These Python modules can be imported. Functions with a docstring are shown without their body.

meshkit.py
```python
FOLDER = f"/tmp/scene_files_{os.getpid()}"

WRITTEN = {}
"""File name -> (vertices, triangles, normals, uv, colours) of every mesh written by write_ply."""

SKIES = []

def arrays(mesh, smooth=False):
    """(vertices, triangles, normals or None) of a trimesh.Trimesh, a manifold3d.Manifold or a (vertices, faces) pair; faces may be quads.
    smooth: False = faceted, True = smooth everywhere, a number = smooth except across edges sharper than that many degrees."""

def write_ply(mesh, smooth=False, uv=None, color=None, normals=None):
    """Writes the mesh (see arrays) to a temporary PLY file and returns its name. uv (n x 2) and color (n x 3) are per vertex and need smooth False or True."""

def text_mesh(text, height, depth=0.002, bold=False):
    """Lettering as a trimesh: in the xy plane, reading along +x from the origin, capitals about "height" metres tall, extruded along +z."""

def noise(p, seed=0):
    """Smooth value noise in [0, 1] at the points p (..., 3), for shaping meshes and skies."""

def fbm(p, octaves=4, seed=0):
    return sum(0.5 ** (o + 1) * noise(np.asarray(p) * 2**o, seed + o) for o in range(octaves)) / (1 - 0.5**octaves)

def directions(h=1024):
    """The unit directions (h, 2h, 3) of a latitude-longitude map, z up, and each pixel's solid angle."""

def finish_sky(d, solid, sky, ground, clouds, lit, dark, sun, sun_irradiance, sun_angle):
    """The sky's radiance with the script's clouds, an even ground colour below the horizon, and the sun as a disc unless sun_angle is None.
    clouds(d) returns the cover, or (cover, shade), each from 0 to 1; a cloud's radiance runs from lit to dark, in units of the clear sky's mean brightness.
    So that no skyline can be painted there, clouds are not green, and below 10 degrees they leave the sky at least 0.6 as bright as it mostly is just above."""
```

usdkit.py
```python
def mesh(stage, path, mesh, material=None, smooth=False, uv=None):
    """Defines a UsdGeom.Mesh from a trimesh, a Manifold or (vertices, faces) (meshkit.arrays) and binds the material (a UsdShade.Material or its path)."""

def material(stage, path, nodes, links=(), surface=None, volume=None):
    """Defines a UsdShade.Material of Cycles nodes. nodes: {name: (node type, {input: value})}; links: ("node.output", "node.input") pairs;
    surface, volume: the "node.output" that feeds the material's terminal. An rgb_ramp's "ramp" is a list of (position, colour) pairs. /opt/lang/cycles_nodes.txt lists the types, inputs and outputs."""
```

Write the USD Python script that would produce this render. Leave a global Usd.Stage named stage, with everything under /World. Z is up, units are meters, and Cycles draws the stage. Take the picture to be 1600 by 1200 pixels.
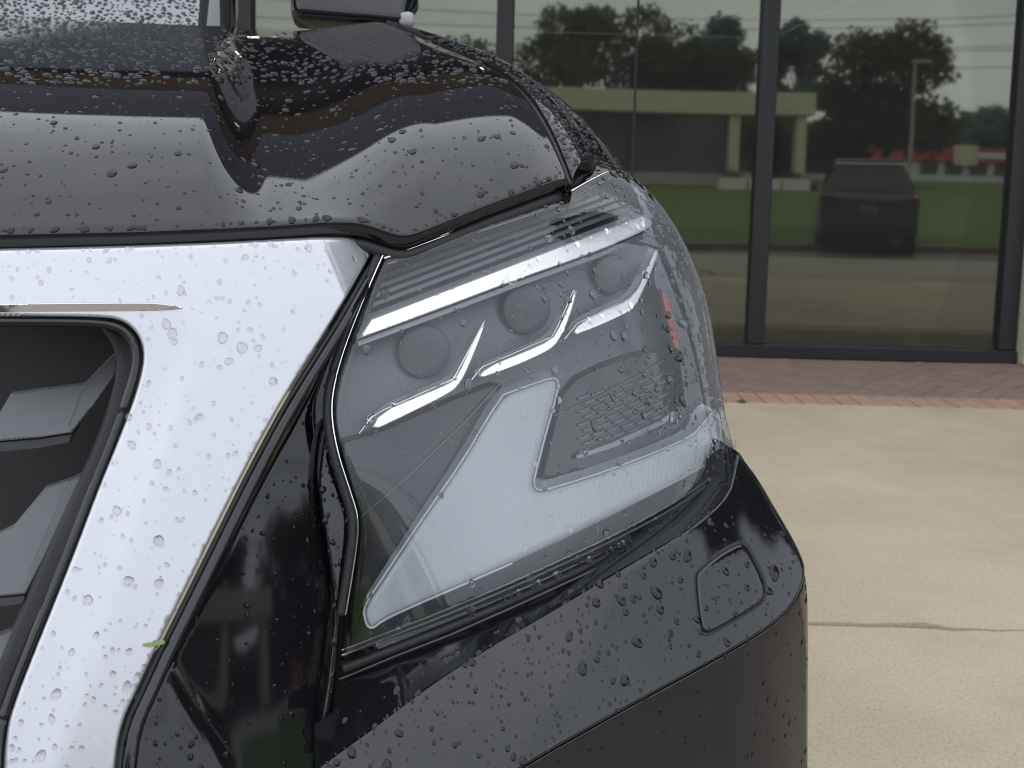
import math
import numpy as np
import trimesh
import shapely
from shapely.geometry import Polygon, LineString, Point, box as sbox
from scipy.spatial import Delaunay
import usdkit, meshkit
from pxr import Usd, UsdGeom, UsdLux, UsdShade, Sdf, Gf, Vt

rng = np.random.default_rng(7)
stage = Usd.Stage.CreateInMemory()
UsdGeom.SetStageUpAxis(stage, UsdGeom.Tokens.z)
UsdGeom.SetStageMetersPerUnit(stage, 1.0)
world = UsdGeom.Xform.Define(stage, '/World')
UsdGeom.Scope.Define(stage, '/World/Looks')

# ------------------------------------------------------------------ camera, sky, sun, exposure
FPX = 1400.0                       # focal length in pixels of the 1600 wide photograph
EYE = np.array([0.0, 0.0, 1.25])
PITCH = math.radians(5.0)
ROLL = 0.025
PX0, PY0 = 800.0, 250.0 + FPX * math.tan(PITCH)
Fw = np.array([0, math.cos(PITCH), -math.sin(PITCH)])
R0 = np.array([1.0, 0, 0])
U0 = np.cross(R0, Fw)
Rt = math.cos(ROLL) * R0 + math.sin(ROLL) * U0
Up = math.cos(ROLL) * U0 - math.sin(ROLL) * R0

cam = UsdGeom.Camera.Define(stage, '/World/camera')
m = Gf.Matrix4d(*Rt, 0, *Up, 0, *(-Fw), 0, *EYE, 1)
cam.AddTransformOp().Set(m)
HA = 36.0
cam.CreateHorizontalApertureAttr(HA)
cam.CreateVerticalApertureAttr(HA * 0.75)
cam.CreateFocalLengthAttr(FPX / 1600 * HA)
cam.CreateVerticalApertureOffsetAttr(-(600 - PY0) / 1600 * HA)
cam.CreateClippingRangeAttr(Gf.Vec2f(0.02, 2000))
cam.CreateFStopAttr(11.0)
cam.CreateFocusDistanceAttr(0.86)
cam.CreateExposureAttr(0.18)

SUN_EL, SUN_AZ = math.radians(58), math.radians(300)     # azimuth: atan2(x, y) of the direction towards the sun
sun_dir = np.array([math.cos(SUN_EL) * math.sin(SUN_AZ), math.cos(SUN_EL) * math.cos(SUN_AZ), math.sin(SUN_EL)])
usdkit.material(stage, '/World/Looks/sky_look', {
    'sky': ('sky_texture', {'sky_type': 'single_scattering', 'sun_disc': False, 'sun_elevation': SUN_EL, 'sun_rotation': SUN_AZ}),
    'tc': ('texture_coordinate', {}),
    'mp': ('mapping', {'scale': (1.0, 1.0, 2.6)}),
    'n': ('noise_texture', {'scale': 2.2, 'detail': 5.0, 'roughness': 0.55, 'distortion': 0.3}),
    'r': ('rgb_ramp', {'ramp': [(0.3, (11.6, 12.5, 14.3)), (0.55, (14.6, 15.4, 17.2)), (0.75, (16.8, 17.5, 19.0))]}),
    'mx': ('mix_color', {'fac': 0.93, 'use_clamp': False}),
    'bg': ('background_shader', {'strength': 0.1}),
}, [('tc.generated', 'mp.vector'), ('mp.vector', 'n.vector'), ('n.fac', 'r.fac'), ('sky.color', 'mx.a'), ('r.color', 'mx.b'), ('mx.result', 'bg.color')], surface='bg.background')
dome = UsdLux.DomeLight.Define(stage, '/World/sky')
dome.CreateIntensityAttr(1.0)
UsdShade.MaterialBindingAPI.Apply(dome.GetPrim()).Bind(UsdShade.Material.Get(stage, '/World/Looks/sky_look'))
dome.GetPrim().SetCustomDataByKey('kind', 'structure')
sun = UsdLux.DistantLight.Define(stage, '/World/sun')
sun.CreateNormalizeAttr(True)
sun.CreateIntensityAttr(0.2)
sun.CreateAngleAttr(160.0)
sun.CreateColorAttr(Gf.Vec3f(1.0, 0.96, 0.9))
z = sun_dir
x = np.cross([0, 0, 1.0], z); x /= np.linalg.norm(x)
y = np.cross(z, x)
sun.AddTransformOp().Set(Gf.Matrix4d(*x, 0, *y, 0, *z, 0, 0, 0, 30, 1))

# ------------------------------------------------------------------ helpers
used = {}
def numbered(parent, name):
    k = (parent, name)
    n = used.get(k, 0)
    used[k] = n + 1
    return f'{parent}/{name}' if n == 0 else f'{parent}/{name}_{n:03d}'

def path_of(parent):
    return '/World' if parent is None else (parent if isinstance(parent, str) else str(parent.GetPath()))

def obj(name, mesh, mat, parent=None, smooth=False):
    p = numbered(path_of(parent), name)
    return usdkit.mesh(stage, p, mesh, '/World/Looks/' + mat, smooth=smooth).GetPrim()

def tag(p, label=None, cat=None, group=None, kind=None):
    for k, v in (('label', label), ('category', cat), ('group', group), ('kind', kind)):
        if v:
            p.SetCustomDataByKey(k, v)
    return p

def thing(name, label, cat, loc=(0, 0, 0), rotz=0.0, group=None):
    xf = UsdGeom.Xform.Define(stage, numbered('/World', name))
    xf.AddTranslateOp().Set(Gf.Vec3d(*map(float, loc)))
    if rotz:
        xf.AddRotateZOp().Set(math.degrees(rotz))
    return tag(xf.GetPrim(), label, cat, group)

def struct(name, mesh, mat, smooth=False):
    return tag(obj(name, mesh, mat, None, smooth), kind='structure')

def cat_m(ms):
    return trimesh.util.concatenate(ms)

def bx(x0, x1, y0, y1, z0, z1):
    b = trimesh.creation.box([x1 - x0, y1 - y0, z1 - z0])
    b.apply_translation([(x0 + x1) / 2, (y0 + y1) / 2, (z0 + z1) / 2])
    return b

def bevel_box(x0, x1, y0, y1, z0, z1, r):
    from itertools import product
    pts = []
    for sx, sy, sz in product((0, 1), repeat=3):
        c = np.array([(x0, x1)[sx], (y0, y1)[sy], (z0, z1)[sz]])
        s = np.array([1 if sx == 0 else -1, 1 if sy == 0 else -1, 1 if sz == 0 else -1]) * r
        for k in range(3):
            q = c + s
            q[k] = c[k]
            pts.append(q)
    return trimesh.convex.convex_hull(np.array(pts))

def tube(points, r, sides=8, caps=True):
    p = np.asarray(points, float)
    t = np.gradient(p, axis=0)
    t /= np.linalg.norm(t, axis=1, keepdims=True) + 1e-12
    a = np.cross(t, np.where(np.abs(t[:, 2:]) < 0.9, [0, 0, 1.0], [1.0, 0, 0]))
    a /= np.linalg.norm(a, axis=1, keepdims=True) + 1e-12
    b = np.cross(t, a)
    ang = np.arange(sides) * 2 * np.pi / sides
    rr = np.broadcast_to(r, (len(p),))[:, None, None]
    v = (p[:, None] + rr * (np.cos(ang)[None, :, None] * a[:, None] + np.sin(ang)[None, :, None] * b[:, None])).reshape(-1, 3)
    i, j = np.meshgrid(np.arange(len(p) - 1), np.arange(sides), indexing='ij')
    q = np.stack([i * sides + j, i * sides + (j + 1) % sides, (i + 1) * sides + (j + 1) % sides, (i + 1) * sides + j], -1).reshape(-1, 4)
    f = np.vstack([q[:, [0, 1, 2]], q[:, [0, 2, 3]]])
    if caps:
        n = len(v)
        v = np.vstack([v, p[0], p[-1]])
        k = np.arange(sides)
        f = np.vstack([f, np.stack([(k + 1) % sides, k, np.full(sides, n)], 1), np.stack([(len(p) - 1) * sides + k, (len(p) - 1) * sides + (k + 1) % sides, np.full(sides, n + 1)], 1)])
    return trimesh.Trimesh(v, f, process=False)

def grid_mesh(P):
    """P (n, m, 3) grid of points -> mesh."""
    n, mm = P.shape[:2]
    i, j = np.meshgrid(np.arange(n - 1), np.arange(mm - 1), indexing='ij')
    q = np.stack([i * mm + j, i * mm + j + 1, (i + 1) * mm + j + 1, (i + 1) * mm + j], -1).reshape(-1, 4)
    return trimesh.Trimesh(P.reshape(-1, 3), np.vstack([q[:, [0, 1, 2]], q[:, [0, 2, 3]]]), process=False)

def mat(name, nodes, links=(), surface='p.BSDF', volume=None):
    usdkit.material(stage, '/World/Looks/' + name, nodes, links, surface=surface, volume=volume)
    return name

def plain(name, color, rough=0.5, metallic=0.0, ior=1.5, coat=0.0, **kw):
    return mat(name, {'p': ('principled_bsdf', dict(base_color=tuple(color), roughness=rough, metallic=metallic, ior=ior, coat_weight=coat, coat_roughness=0.02, **kw))})

# ------------------------------------------------------------------ materials
mat('black_paint', {'tc': ('texture_coordinate', {}),
    'n': ('noise_texture', {'scale': 900.0, 'detail': 1.0}),
    'b': ('bump', {'strength': 0.012, 'distance': 0.001}),
    'p': ('principled_bsdf', {'base_color': (0.0026, 0.0027, 0.0032), 'roughness': 0.03, 'ior': 1.56, 'specular_ior_level': 0.5})},
    [('tc.object', 'n.vector'), ('n.fac', 'b.height'), ('b.normal', 'p.normal')])
plain('piano_black', (0.004, 0.004, 0.005), 0.05, ior=1.5)
mat('satin_silver', {'tc': ('texture_coordinate', {}),
    'n': ('noise_texture', {'scale': 2600.0, 'detail': 0.0}),
    'b': ('bump', {'strength': 0.05, 'distance': 0.0004}),
    'p': ('principled_bsdf', {'base_color': (0.43, 0.435, 0.445), 'roughness': 0.27, 'metallic': 0.72, 'coat_weight': 0.35, 'coat_roughness': 0.05})},
    [('tc.object', 'n.vector'), ('n.fac', 'b.height'), ('b.normal', 'p.normal')])
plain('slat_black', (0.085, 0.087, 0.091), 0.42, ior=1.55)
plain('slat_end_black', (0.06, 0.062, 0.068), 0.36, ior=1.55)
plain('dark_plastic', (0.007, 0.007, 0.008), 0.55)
plain('rubber', (0.012, 0.012, 0.013), 0.6)
plain('chrome', (0.75, 0.75, 0.76), 0.06, metallic=1.0)
mat('bezel_grey', {'p': ('principled_bsdf', {'base_color': (0.11, 0.113, 0.12), 'roughness': 0.34, 'metallic': 0.35})})
plain('bezel_black', (0.016, 0.0165, 0.018), 0.16)
plain('bezel_silver', (0.22, 0.225, 0.235), 0.3, metallic=0.6)
plain('light_white', (0.98, 0.982, 0.985), 0.24, metallic=0.7, coat=0.3)
mat('light_guide', {'tc': ('texture_coordinate', {}), 'mp': ('mapping', {'rotation': (0, 0.0, 0.29)}),
    'w': ('wave_texture', {'wave_type': 'bands', 'bands_direction': 'x', 'scale': 85.0, 'distortion': 0.0}),
    'b': ('bump', {'strength': 0.18, 'distance': 0.0005}),
    'p': ('principled_bsdf', {'base_color': (0.54, 0.575, 0.595), 'roughness': 0.25, 'coat_weight': 0.3})},
    [('tc.object', 'mp.vector'), ('mp.vector', 'w.vector'), ('w.fac', 'b.height'), ('b.normal', 'p.normal')])
plain('guide_edge', (0.62, 0.66, 0.70), 0.15, coat=0.5)
plain('bezel_step', (0.11, 0.115, 0.125), 0.35, metallic=0.3)
plain('lamp_clear', (0.30, 0.30, 0.31), 0.15)
plain('amber_red', (0.50, 0.14, 0.09), 0.3)
plain('projector_glass', (0.10, 0.103, 0.11), 0.3, ior=1.5)
def pane_mat(name, tint, ior, gloss=(1, 1, 1), rough=0.0, wave=None, film=0.0):
    nodes = {'f': ('fresnel', {'IOR': ior}), 't': ('transparent_bsdf', {'color': tint}), 'g': ('glossy_bsdf', {'color': gloss, 'roughness': rough}), 'm': ('mix_closure', {})}
    links = [('f.fac', 'm.fac'), ('t.BSDF', 'm.closure1'), ('g.BSDF', 'm.closure2')]
    if wave:
        nodes |= {'tc': ('texture_coordinate', {}), 'n': ('noise_texture', {'scale': wave[0], 'detail': 1.0}), 'b': ('bump', {'strength': wave[1], 'distance': wave[2]})}
        links += [('tc.object', 'n.vector'), ('n.fac', 'b.height'), ('b.normal', 'g.normal')]
    if film:
        nodes |= {'df': ('diffuse_bsdf', {'color': (0.6, 0.6, 0.57)}), 'fm': ('mix_closure', {'fac': film})}
        links += [('m.closure', 'fm.closure1'), ('df.BSDF', 'fm.closure2')]
    mat(name, nodes, links, surface='fm.closure' if film else 'm.closure')
pane_mat('lens_clear', (0.965, 0.97, 0.97), 1.55)
pane_mat('facade_glass', (0.30, 0.31, 0.27), 2.2, (0.96, 0.98, 0.79), 0.026, (0.9, 0.05, 0.02), 0.012)
pane_mat('car_glass', (0.35, 0.38, 0.37), 1.5)
mat('water_on_black', {'p': ('principled_bsdf', {'base_color': (0.0025, 0.0025, 0.003), 'roughness': 0.0, 'ior': 1.42})})
mat('water', {'g': ('glass_bsdf', {'color': (1, 1, 1), 'roughness': 0.0, 'IOR': 1.333})}, surface='g.BSDF')
mat('concrete', {'g': ('geometry', {}),
    'n1': ('noise_texture', {'scale': 0.9, 'detail': 6.0, 'roughness': 0.6}),
    'mp': ('mapping', {'scale': (0.8, 1.7, 1.0)}),
    'n2': ('noise_texture', {'scale': 2.4, 'detail': 5.0, 'roughness': 0.65, 'distortion': 0.6}),
    'n3': ('noise_texture', {'scale': 120.0, 'detail': 3.0, 'roughness': 0.7}),
    'v': ('voronoi_texture', {'scale': 9.0}), 'd': ('noise_texture', {'scale': 0.45, 'detail': 7.0, 'roughness': 0.68}), 'dr': ('rgb_ramp', {'ramp': [(0.36, (0.86, 0.85, 0.83)), (0.52, (1, 1, 1))]}), 'm4': ('mix_color', {'blend_type': 'multiply', 'fac': 0.8, 'use_clamp': False}),
    'vr': ('rgb_ramp', {'ramp': [(0.0, (0.45, 0.45, 0.45)), (0.035, (1, 1, 1)), (1.0, (1, 1, 1))]}),
    'r1': ('rgb_ramp', {'ramp': [(0.25, (0.435, 0.368, 0.255)), (0.5, (0.475, 0.403, 0.285)), (0.75, (0.505, 0.432, 0.315))]}),
    'r2': ('rgb_ramp', {'ramp': [(0.35, (0.93, 0.935, 0.92)), (0.55, (1, 1, 1)), (0.75, (1.03, 1.03, 1.03))]}),
    'r3': ('rgb_ramp', {'ramp': [(0.25, (0.70, 0.70, 0.69)), (0.5, (1.0, 1.0, 1.0)), (0.75, (1.12, 1.12, 1.12))]}),
    'm1': ('mix_color', {'blend_type': 'multiply', 'fac': 1.0, 'use_clamp': False}), 'm2': ('mix_color', {'blend_type': 'multiply', 'fac': 1.0, 'use_clamp': False}), 'm3': ('mix_color', {'blend_type': 'multiply', 'fac': 0.35}),
    'b': ('bump', {'strength': 0.35, 'distance': 0.003}),
    'p': ('principled_bsdf', {'roughness': 0.78, 'specular_ior_level': 0.35})},
    [('g.position', 'n1.vector'), ('g.position', 'mp.vector'), ('mp.vector', 'n2.vector'), ('g.position', 'n3.vector'), ('g.position', 'v.vector'),
     ('n1.fac', 'r1.fac'), ('n2.fac', 'r2.fac'), ('n3.fac', 'r3.fac'), ('v.distance', 'vr.fac'), ('r1.color', 'm1.a'), ('r2.color', 'm1.b'), ('m1.result', 'm2.a'), ('r3.color', 'm2.b'),
     ('m2.result', 'm3.a'), ('vr.color', 'm3.b'), ('g.position', 'd.vector'), ('d.fac', 'dr.fac'), ('m3.result', 'm4.a'), ('dr.color', 'm4.b'), ('m4.result', 'p.base_color'), ('n3.fac', 'b.height'), ('b.normal', 'p.normal')])
mat('damp_asphalt', {'g': ('geometry', {}), 'n1': ('noise_texture', {'scale': 0.5, 'detail': 4.0}), 'n3': ('noise_texture', {'scale': 140.0, 'detail': 2.0}),
    'r1': ('rgb_ramp', {'ramp': [(0.3, (0.060, 0.050, 0.040)), (0.7, (0.115, 0.098, 0.078))]}), 'b': ('bump', {'strength': 0.3, 'distance': 0.004}),
    'p': ('principled_bsdf', {'roughness': 0.55})},
    [('g.position', 'n1.vector'), ('g.position', 'n3.vector'), ('n1.fac', 'r1.fac'), ('r1.color', 'p.base_color'), ('n3.fac', 'b.height'), ('b.normal', 'p.normal')])
mat('damp_concrete', {'g': ('geometry', {}), 'n1': ('noise_texture', {'scale': 1.3, 'detail': 5.0}), 'n3': ('noise_texture', {'scale': 120.0, 'detail': 2.0}), 'r1': ('rgb_ramp', {'ramp': [(0.3, (0.235, 0.195, 0.150)), (0.7, (0.31, 0.262, 0.205))]}), 'b': ('bump', {'strength': 0.3, 'distance': 0.003}), 'p': ('principled_bsdf', {'roughness': 0.6})},
    [('g.position', 'n1.vector'), ('g.position', 'n3.vector'), ('n1.fac', 'r1.fac'), ('r1.color', 'p.base_color'), ('n3.fac', 'b.height'), ('b.normal', 'p.normal')])
mat('kerb_brick', {'g': ('geometry', {}), 'n1': ('noise_texture', {'scale': 3.0, 'detail': 4.0}), 'r1': ('rgb_ramp', {'ramp': [(0.3, (0.10, 0.062, 0.048)), (0.7, (0.16, 0.10, 0.075))]}), 'p': ('principled_bsdf', {'roughness': 0.8})},
    [('g.position', 'n1.vector'), ('n1.fac', 'r1.fac'), ('r1.color', 'p.base_color')])
mat('grass', {'g': ('geometry', {}), 'n1': ('noise_texture', {'scale': 0.7, 'detail': 6.0}), 'r1': ('rgb_ramp', {'ramp': [(0.3, (0.075, 0.118, 0.030)), (0.7, (0.12, 0.165, 0.048))]}), 'p': ('principled_bsdf', {'roughness': 0.9, 'specular_ior_level': 0.1})},
    [('g.position', 'n1.vector'), ('n1.fac', 'r1.fac'), ('r1.color', 'p.base_color')])
def brick_mat(name, c0, c1):
    mat(name, {'g': ('geometry', {}), 'n1': ('noise_texture', {'scale': 9.0, 'detail': 5.0}), 'n3': ('noise_texture', {'scale': 220.0, 'detail': 2.0}),
        'r1': ('rgb_ramp', {'ramp': [(0.3, c0), (0.7, c1)]}), 'b': ('bump', {'strength': 0.4, 'distance': 0.002}),
        'p': ('principled_bsdf', {'roughness': 0.8, 'specular_ior_level': 0.3})},
        [('g.position', 'n1.vector'), ('g.position', 'n3.vector'), ('n1.fac', 'r1.fac'), ('r1.color', 'p.base_color'), ('n3.fac', 'b.height'), ('b.normal', 'p.normal')])
brick_mat('paver_0', (0.215, 0.148, 0.116), (0.26, 0.183, 0.147))
brick_mat('paver_1', (0.226, 0.155, 0.121), (0.268, 0.188, 0.152))
brick_mat('paver_2', (0.205, 0.143, 0.116), (0.245, 0.176, 0.147))
brick_mat('paver_edge', (0.34, 0.215, 0.150), (0.41, 0.28, 0.20))
brick_mat('paver_joint', (0.10, 0.078, 0.062), (0.13, 0.102, 0.080))
plain('frame_bronze', (0.009, 0.009, 0.011), 0.5)
plain('header_dark', (0.010, 0.010, 0.010), 0.6)
plain('soffit_tan', (0.24, 0.17, 0.115), 0.7)
plain('fascia_grey', (0.045, 0.047, 0.054), 0.5)
plain('cream_wall', (0.55, 0.50, 0.38), 0.8)
plain('column_stone', (0.40, 0.36, 0.28), 0.8)
plain('interior_dark', (0.34, 0.33, 0.30), 0.8)
mat('lamp_glow', {'e': ('emission', {'color': (1.0, 0.95, 0.55), 'strength': 14.0})}, surface='e.emission')
plain('dark_car_paint', (0.030, 0.030, 0.036), 0.12)
plain('dark_car_glass', (0.02, 0.024, 0.03), 0.03)
plain('tyre', (0.015, 0.015, 0.015), 0.8)
plain('alloy', (0.3, 0.3, 0.31), 0.35, metallic=0.9)
plain('tail_red', (0.07, 0.012, 0.012), 0.2)
plain('plate_white', (0.12, 0.12, 0.12), 0.5)
plain('store_red', (0.42, 0.05, 0.05), 0.6)
plain('store_white', (0.62, 0.60, 0.56), 0.7)
plain('store_glass', (0.08, 0.09, 0.10), 0.1)
plain('pole_grey', (0.30, 0.30, 0.29), 0.6)
plain('wire_black', (0.02, 0.02, 0.02), 0.6)
plain('bark', (0.07, 0.055, 0.04), 0.9)
def leaf_mat(name, c0, c1):
    mat(name, {'g': ('geometry', {}), 'r': ('rgb_ramp', {'ramp': [(0.0, c0), (1.0, c1)]}),
        'd': ('diffuse_bsdf', {}), 't': ('translucent_bsdf', {}), 'm': ('mix_closure', {'fac': 0.25})},
        [('g.random_per_island', 'r.fac'), ('r.color', 'd.color'), ('r.color', 't.color'), ('d.BSDF', 'm.closure1'), ('t.BSDF', 'm.closure2')], surface='m.closure')
leaf_mat('leaf_dark', (0.075, 0.078, 0.036), (0.165, 0.165, 0.075))
leaf_mat('leaf_mid', (0.085, 0.10, 0.042), (0.175, 0.19, 0.08))
leaf_mat('leaf_blue', (0.13, 0.19, 0.18), (0.22, 0.30, 0.29))
plain('fresh_leaf', (0.16, 0.22, 0.07), 0.5)

# ------------------------------------------------------------------ sight lines and the car's own frame
def rays(px, py):
    px, py = np.asarray(px, float), np.asarray(py, float)
    return Fw + ((px - PX0) / FPX)[..., None] * Rt - ((py - PY0) / FPX)[..., None] * Up

YAW = math.radians(17)
CO = np.array([-0.12, 0.785, 0.0])                               # origin of the car's frame, on the ground under the grille's upper corner
CU = np.array([math.cos(YAW), math.sin(YAW), 0])                # across the car
CW = np.array([-math.sin(YAW), math.cos(YAW), 0])               # along the car, towards its rear
CZ = np.array([0, 0, 1.0])
def to_car(p):
    q = np.asarray(p) - CO
    return q @ CU, q @ CW, q[..., 2]
def from_car(u, w, z):
    u, w, z = np.broadcast_arrays(np.asarray(u, float), w, z)
    return CO + u[..., None] * CU + w[..., None] * CW + z[..., None] * CZ

def hit(px, py, W, off=0.0):
    """Points where the sight lines through the photograph's pixels meet the car surface w = W(u, z) + off."""
    d = rays(px, py)
    shape = d.shape[:-1]
    d = d.reshape(-1, 3)
    off = np.broadcast_to(off, shape).reshape(-1)
    def g(s):
        u, w, zz = to_car(EYE + s[:, None] * d)
        return w - W(u, zz) - off
    steps = np.linspace(0.5, 2.2, 120)
    lo, hi = np.full(len(d), 1.9), np.full(len(d), 2.2)
    found = np.zeros(len(d), bool)
    prev = g(np.full(len(d), steps[0]))
    best, bs = prev.copy(), np.full(len(d), steps[0])
    for a, b in zip(steps[:-1], steps[1:]):
        cur = g(np.full(len(d), b))
        new = (~found) & (prev <= 0) & (cur > 0)
        lo[new], hi[new] = a, b
        found |= new
        up = (cur > best) & ~found
        best[up], bs[up] = cur[up], b
        prev = cur
    for _ in range(34):
        mid = (lo + hi) / 2
        v = g(mid)
        lo, hi = np.where(v <= 0, mid, lo), np.where(v <= 0, hi, mid)
    if not found.all():
        hi = np.where(found, hi, bs)
    return (EYE + hi[:, None] * d).reshape(shape + (3,))

def normal_at(px, py, W, off=0.0):
    e = 1.5
    a = hit(px + e, py, W, off) - hit(px - e, py, W, off)
    b = hit(px, py + e, W, off) - hit(px, py - e, W, off)
    n = np.cross(b, a)
    n /= np.linalg.norm(n, axis=-1, keepdims=True) + 1e-12
    flip = (n * rays(px, py)).sum(-1) > 0
    n[flip] *= -1
    return n

def soften(pts, n=2, closed=True):
    """Rounds a polyline's corners; a point (x, y, 1) stays sharp."""
    P = [(p[0], p[1], 1 if len(p) > 2 else 0) for p in pts]
    for _ in range(n):
        out, k = [], len(P)
        for i in range(k):
            if not closed and i in (0, k - 1):
                out.append(P[i]); continue
            a, b, c = P[(i - 1) % k], P[i], P[(i + 1) % k]
            if b[2]:
                out.append(b)
            else:
                out.append((0.75 * b[0] + 0.25 * a[0], 0.75 * b[1] + 0.25 * a[1], 0))
                out.append((0.75 * b[0] + 0.25 * c[0], 0.75 * b[1] + 0.25 * c[1], 0))
        P = out
    return np.array([(p[0], p[1]) for p in P])

def resample(line, step):
    n = max(3, int(round(line.length / step)))
    return np.array([line.interpolate(t, normalized=True).coords[0] for t in np.arange(n) / n])

def ring_points(poly, step):
    c = np.array(poly.exterior.coords)[:-1]
    out = []
    for a, b in zip(c, np.roll(c, -1, 0)):
        k = max(1, int(math.ceil(np.linalg.norm(b - a) / step)))
        out += [a + (b - a) * t / k for t in range(k)]
    return np.array(out)

class Panel:
    pass

def panel(name, outline, W, mt, parent, off=0.0, r=0.003, depth=0.015, step=9.0, smooth=35, soft=2, build=True, holes=()):
    """A body panel: the outline's sight lines meet the car surface W; its edge is rounded by r and turned back by depth."""
    pts = soften(outline, soft) if soft else np.array([(p[0], p[1]) for p in outline])
    poly = Polygon(pts).buffer(0)
    if poly.geom_type != 'Polygon':
        poly = max(poly.geoms, key=lambda g: g.area)
    for h in holes:
        poly = poly.difference(Polygon(h))
    rp = r * FPX / 0.85
    fr = (0.0, 0.12, 0.35, 0.65, 1.0) if r > 0 else (0.0,)
    r = max(r, 0.0)
    rings, backs = [], []
    outer = ring_points(poly, step)
    all_p, all_b = [outer], [np.full(len(outer), 1.0 if r > 0 else 0.0)]
    for q in fr[1:]:
        ins = poly.buffer(-rp * q)
        for g in getattr(ins, 'geoms', [ins]):
            if g.is_empty:
                continue
            pp = ring_points(g, step)
            all_p.append(pp)
            all_b.append(np.full(len(pp), 1 - math.sqrt(max(0, 1 - (1 - q) ** 2))))
            for hh in g.interiors:
                pass
    x0, y0, x1, y1 = poly.bounds
    gx, gy = np.meshgrid(np.arange(x0, x1, step), np.arange(y0, y1, step))
    gx = gx + (np.arange(gx.shape[0]) % 2)[:, None] * step / 2
    core = poly.buffer(-rp - step * 0.35)
    if not core.is_empty:
        ok = shapely.contains_xy(core, gx.ravel(), gy.ravel())
        inn = np.stack([gx.ravel()[ok], gy.ravel()[ok]], 1)
        all_p.append(inn)
        all_b.append(np.zeros(len(inn)))
    P, B = np.vstack(all_p), np.concatenate(all_b)
    key = np.unique(np.round(P, 3), axis=0, return_index=True)[1]
    key.sort()
    keep_first = key
    nb = len(outer)
    P, B = P[keep_first], B[keep_first]
    nb = (keep_first < nb).sum()
    tri = Delaunay(P).simplices
    cen = P[tri].mean(1)
    tri = tri[shapely.contains_xy(poly.buffer(0.01), cen[:, 0], cen[:, 1])]
    a2 = np.cross(P[tri[:, 1]] - P[tri[:, 0]], P[tri[:, 2]] - P[tri[:, 0]])
    tri = tri[np.abs(a2) > 1e-3]
    o = hit(P[:, 0], P[:, 1], W, off + B * r)
    a2 = np.cross(P[tri[:, 1]] - P[tri[:, 0]], P[tri[:, 2]] - P[tri[:, 0]])
    tri[a2 > 0] = tri[a2 > 0][:, ::-1]          # picture y runs down: this turns the faces towards the eye
    if depth:
        bo = o[:nb]
        back = bo + depth * CW - 0.0 * CZ
        k = np.arange(nb)
        kn = (k + 1) % nb
        n0 = len(o)
        o = np.vstack([o, bo, back])
        w = np.vstack([np.stack([n0 + k, n0 + nb + k, n0 + kn], 1), np.stack([n0 + kn, n0 + nb + k, n0 + nb + kn], 1)])
        area = np.sum(P[:nb][:, 0] * np.roll(P[:nb][:, 1], -1) - np.roll(P[:nb][:, 0], -1) * P[:nb][:, 1])
        if area > 0:
            w = w[:, ::-1]
        tri = np.vstack([tri, w])
    s = Panel()
    s.poly, s.W, s.off = poly, W, off
    s.mesh = trimesh.Trimesh(o, tri, process=False)
    s.prim = obj(name, s.mesh, mt, parent, smooth) if build else None
    return s

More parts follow.
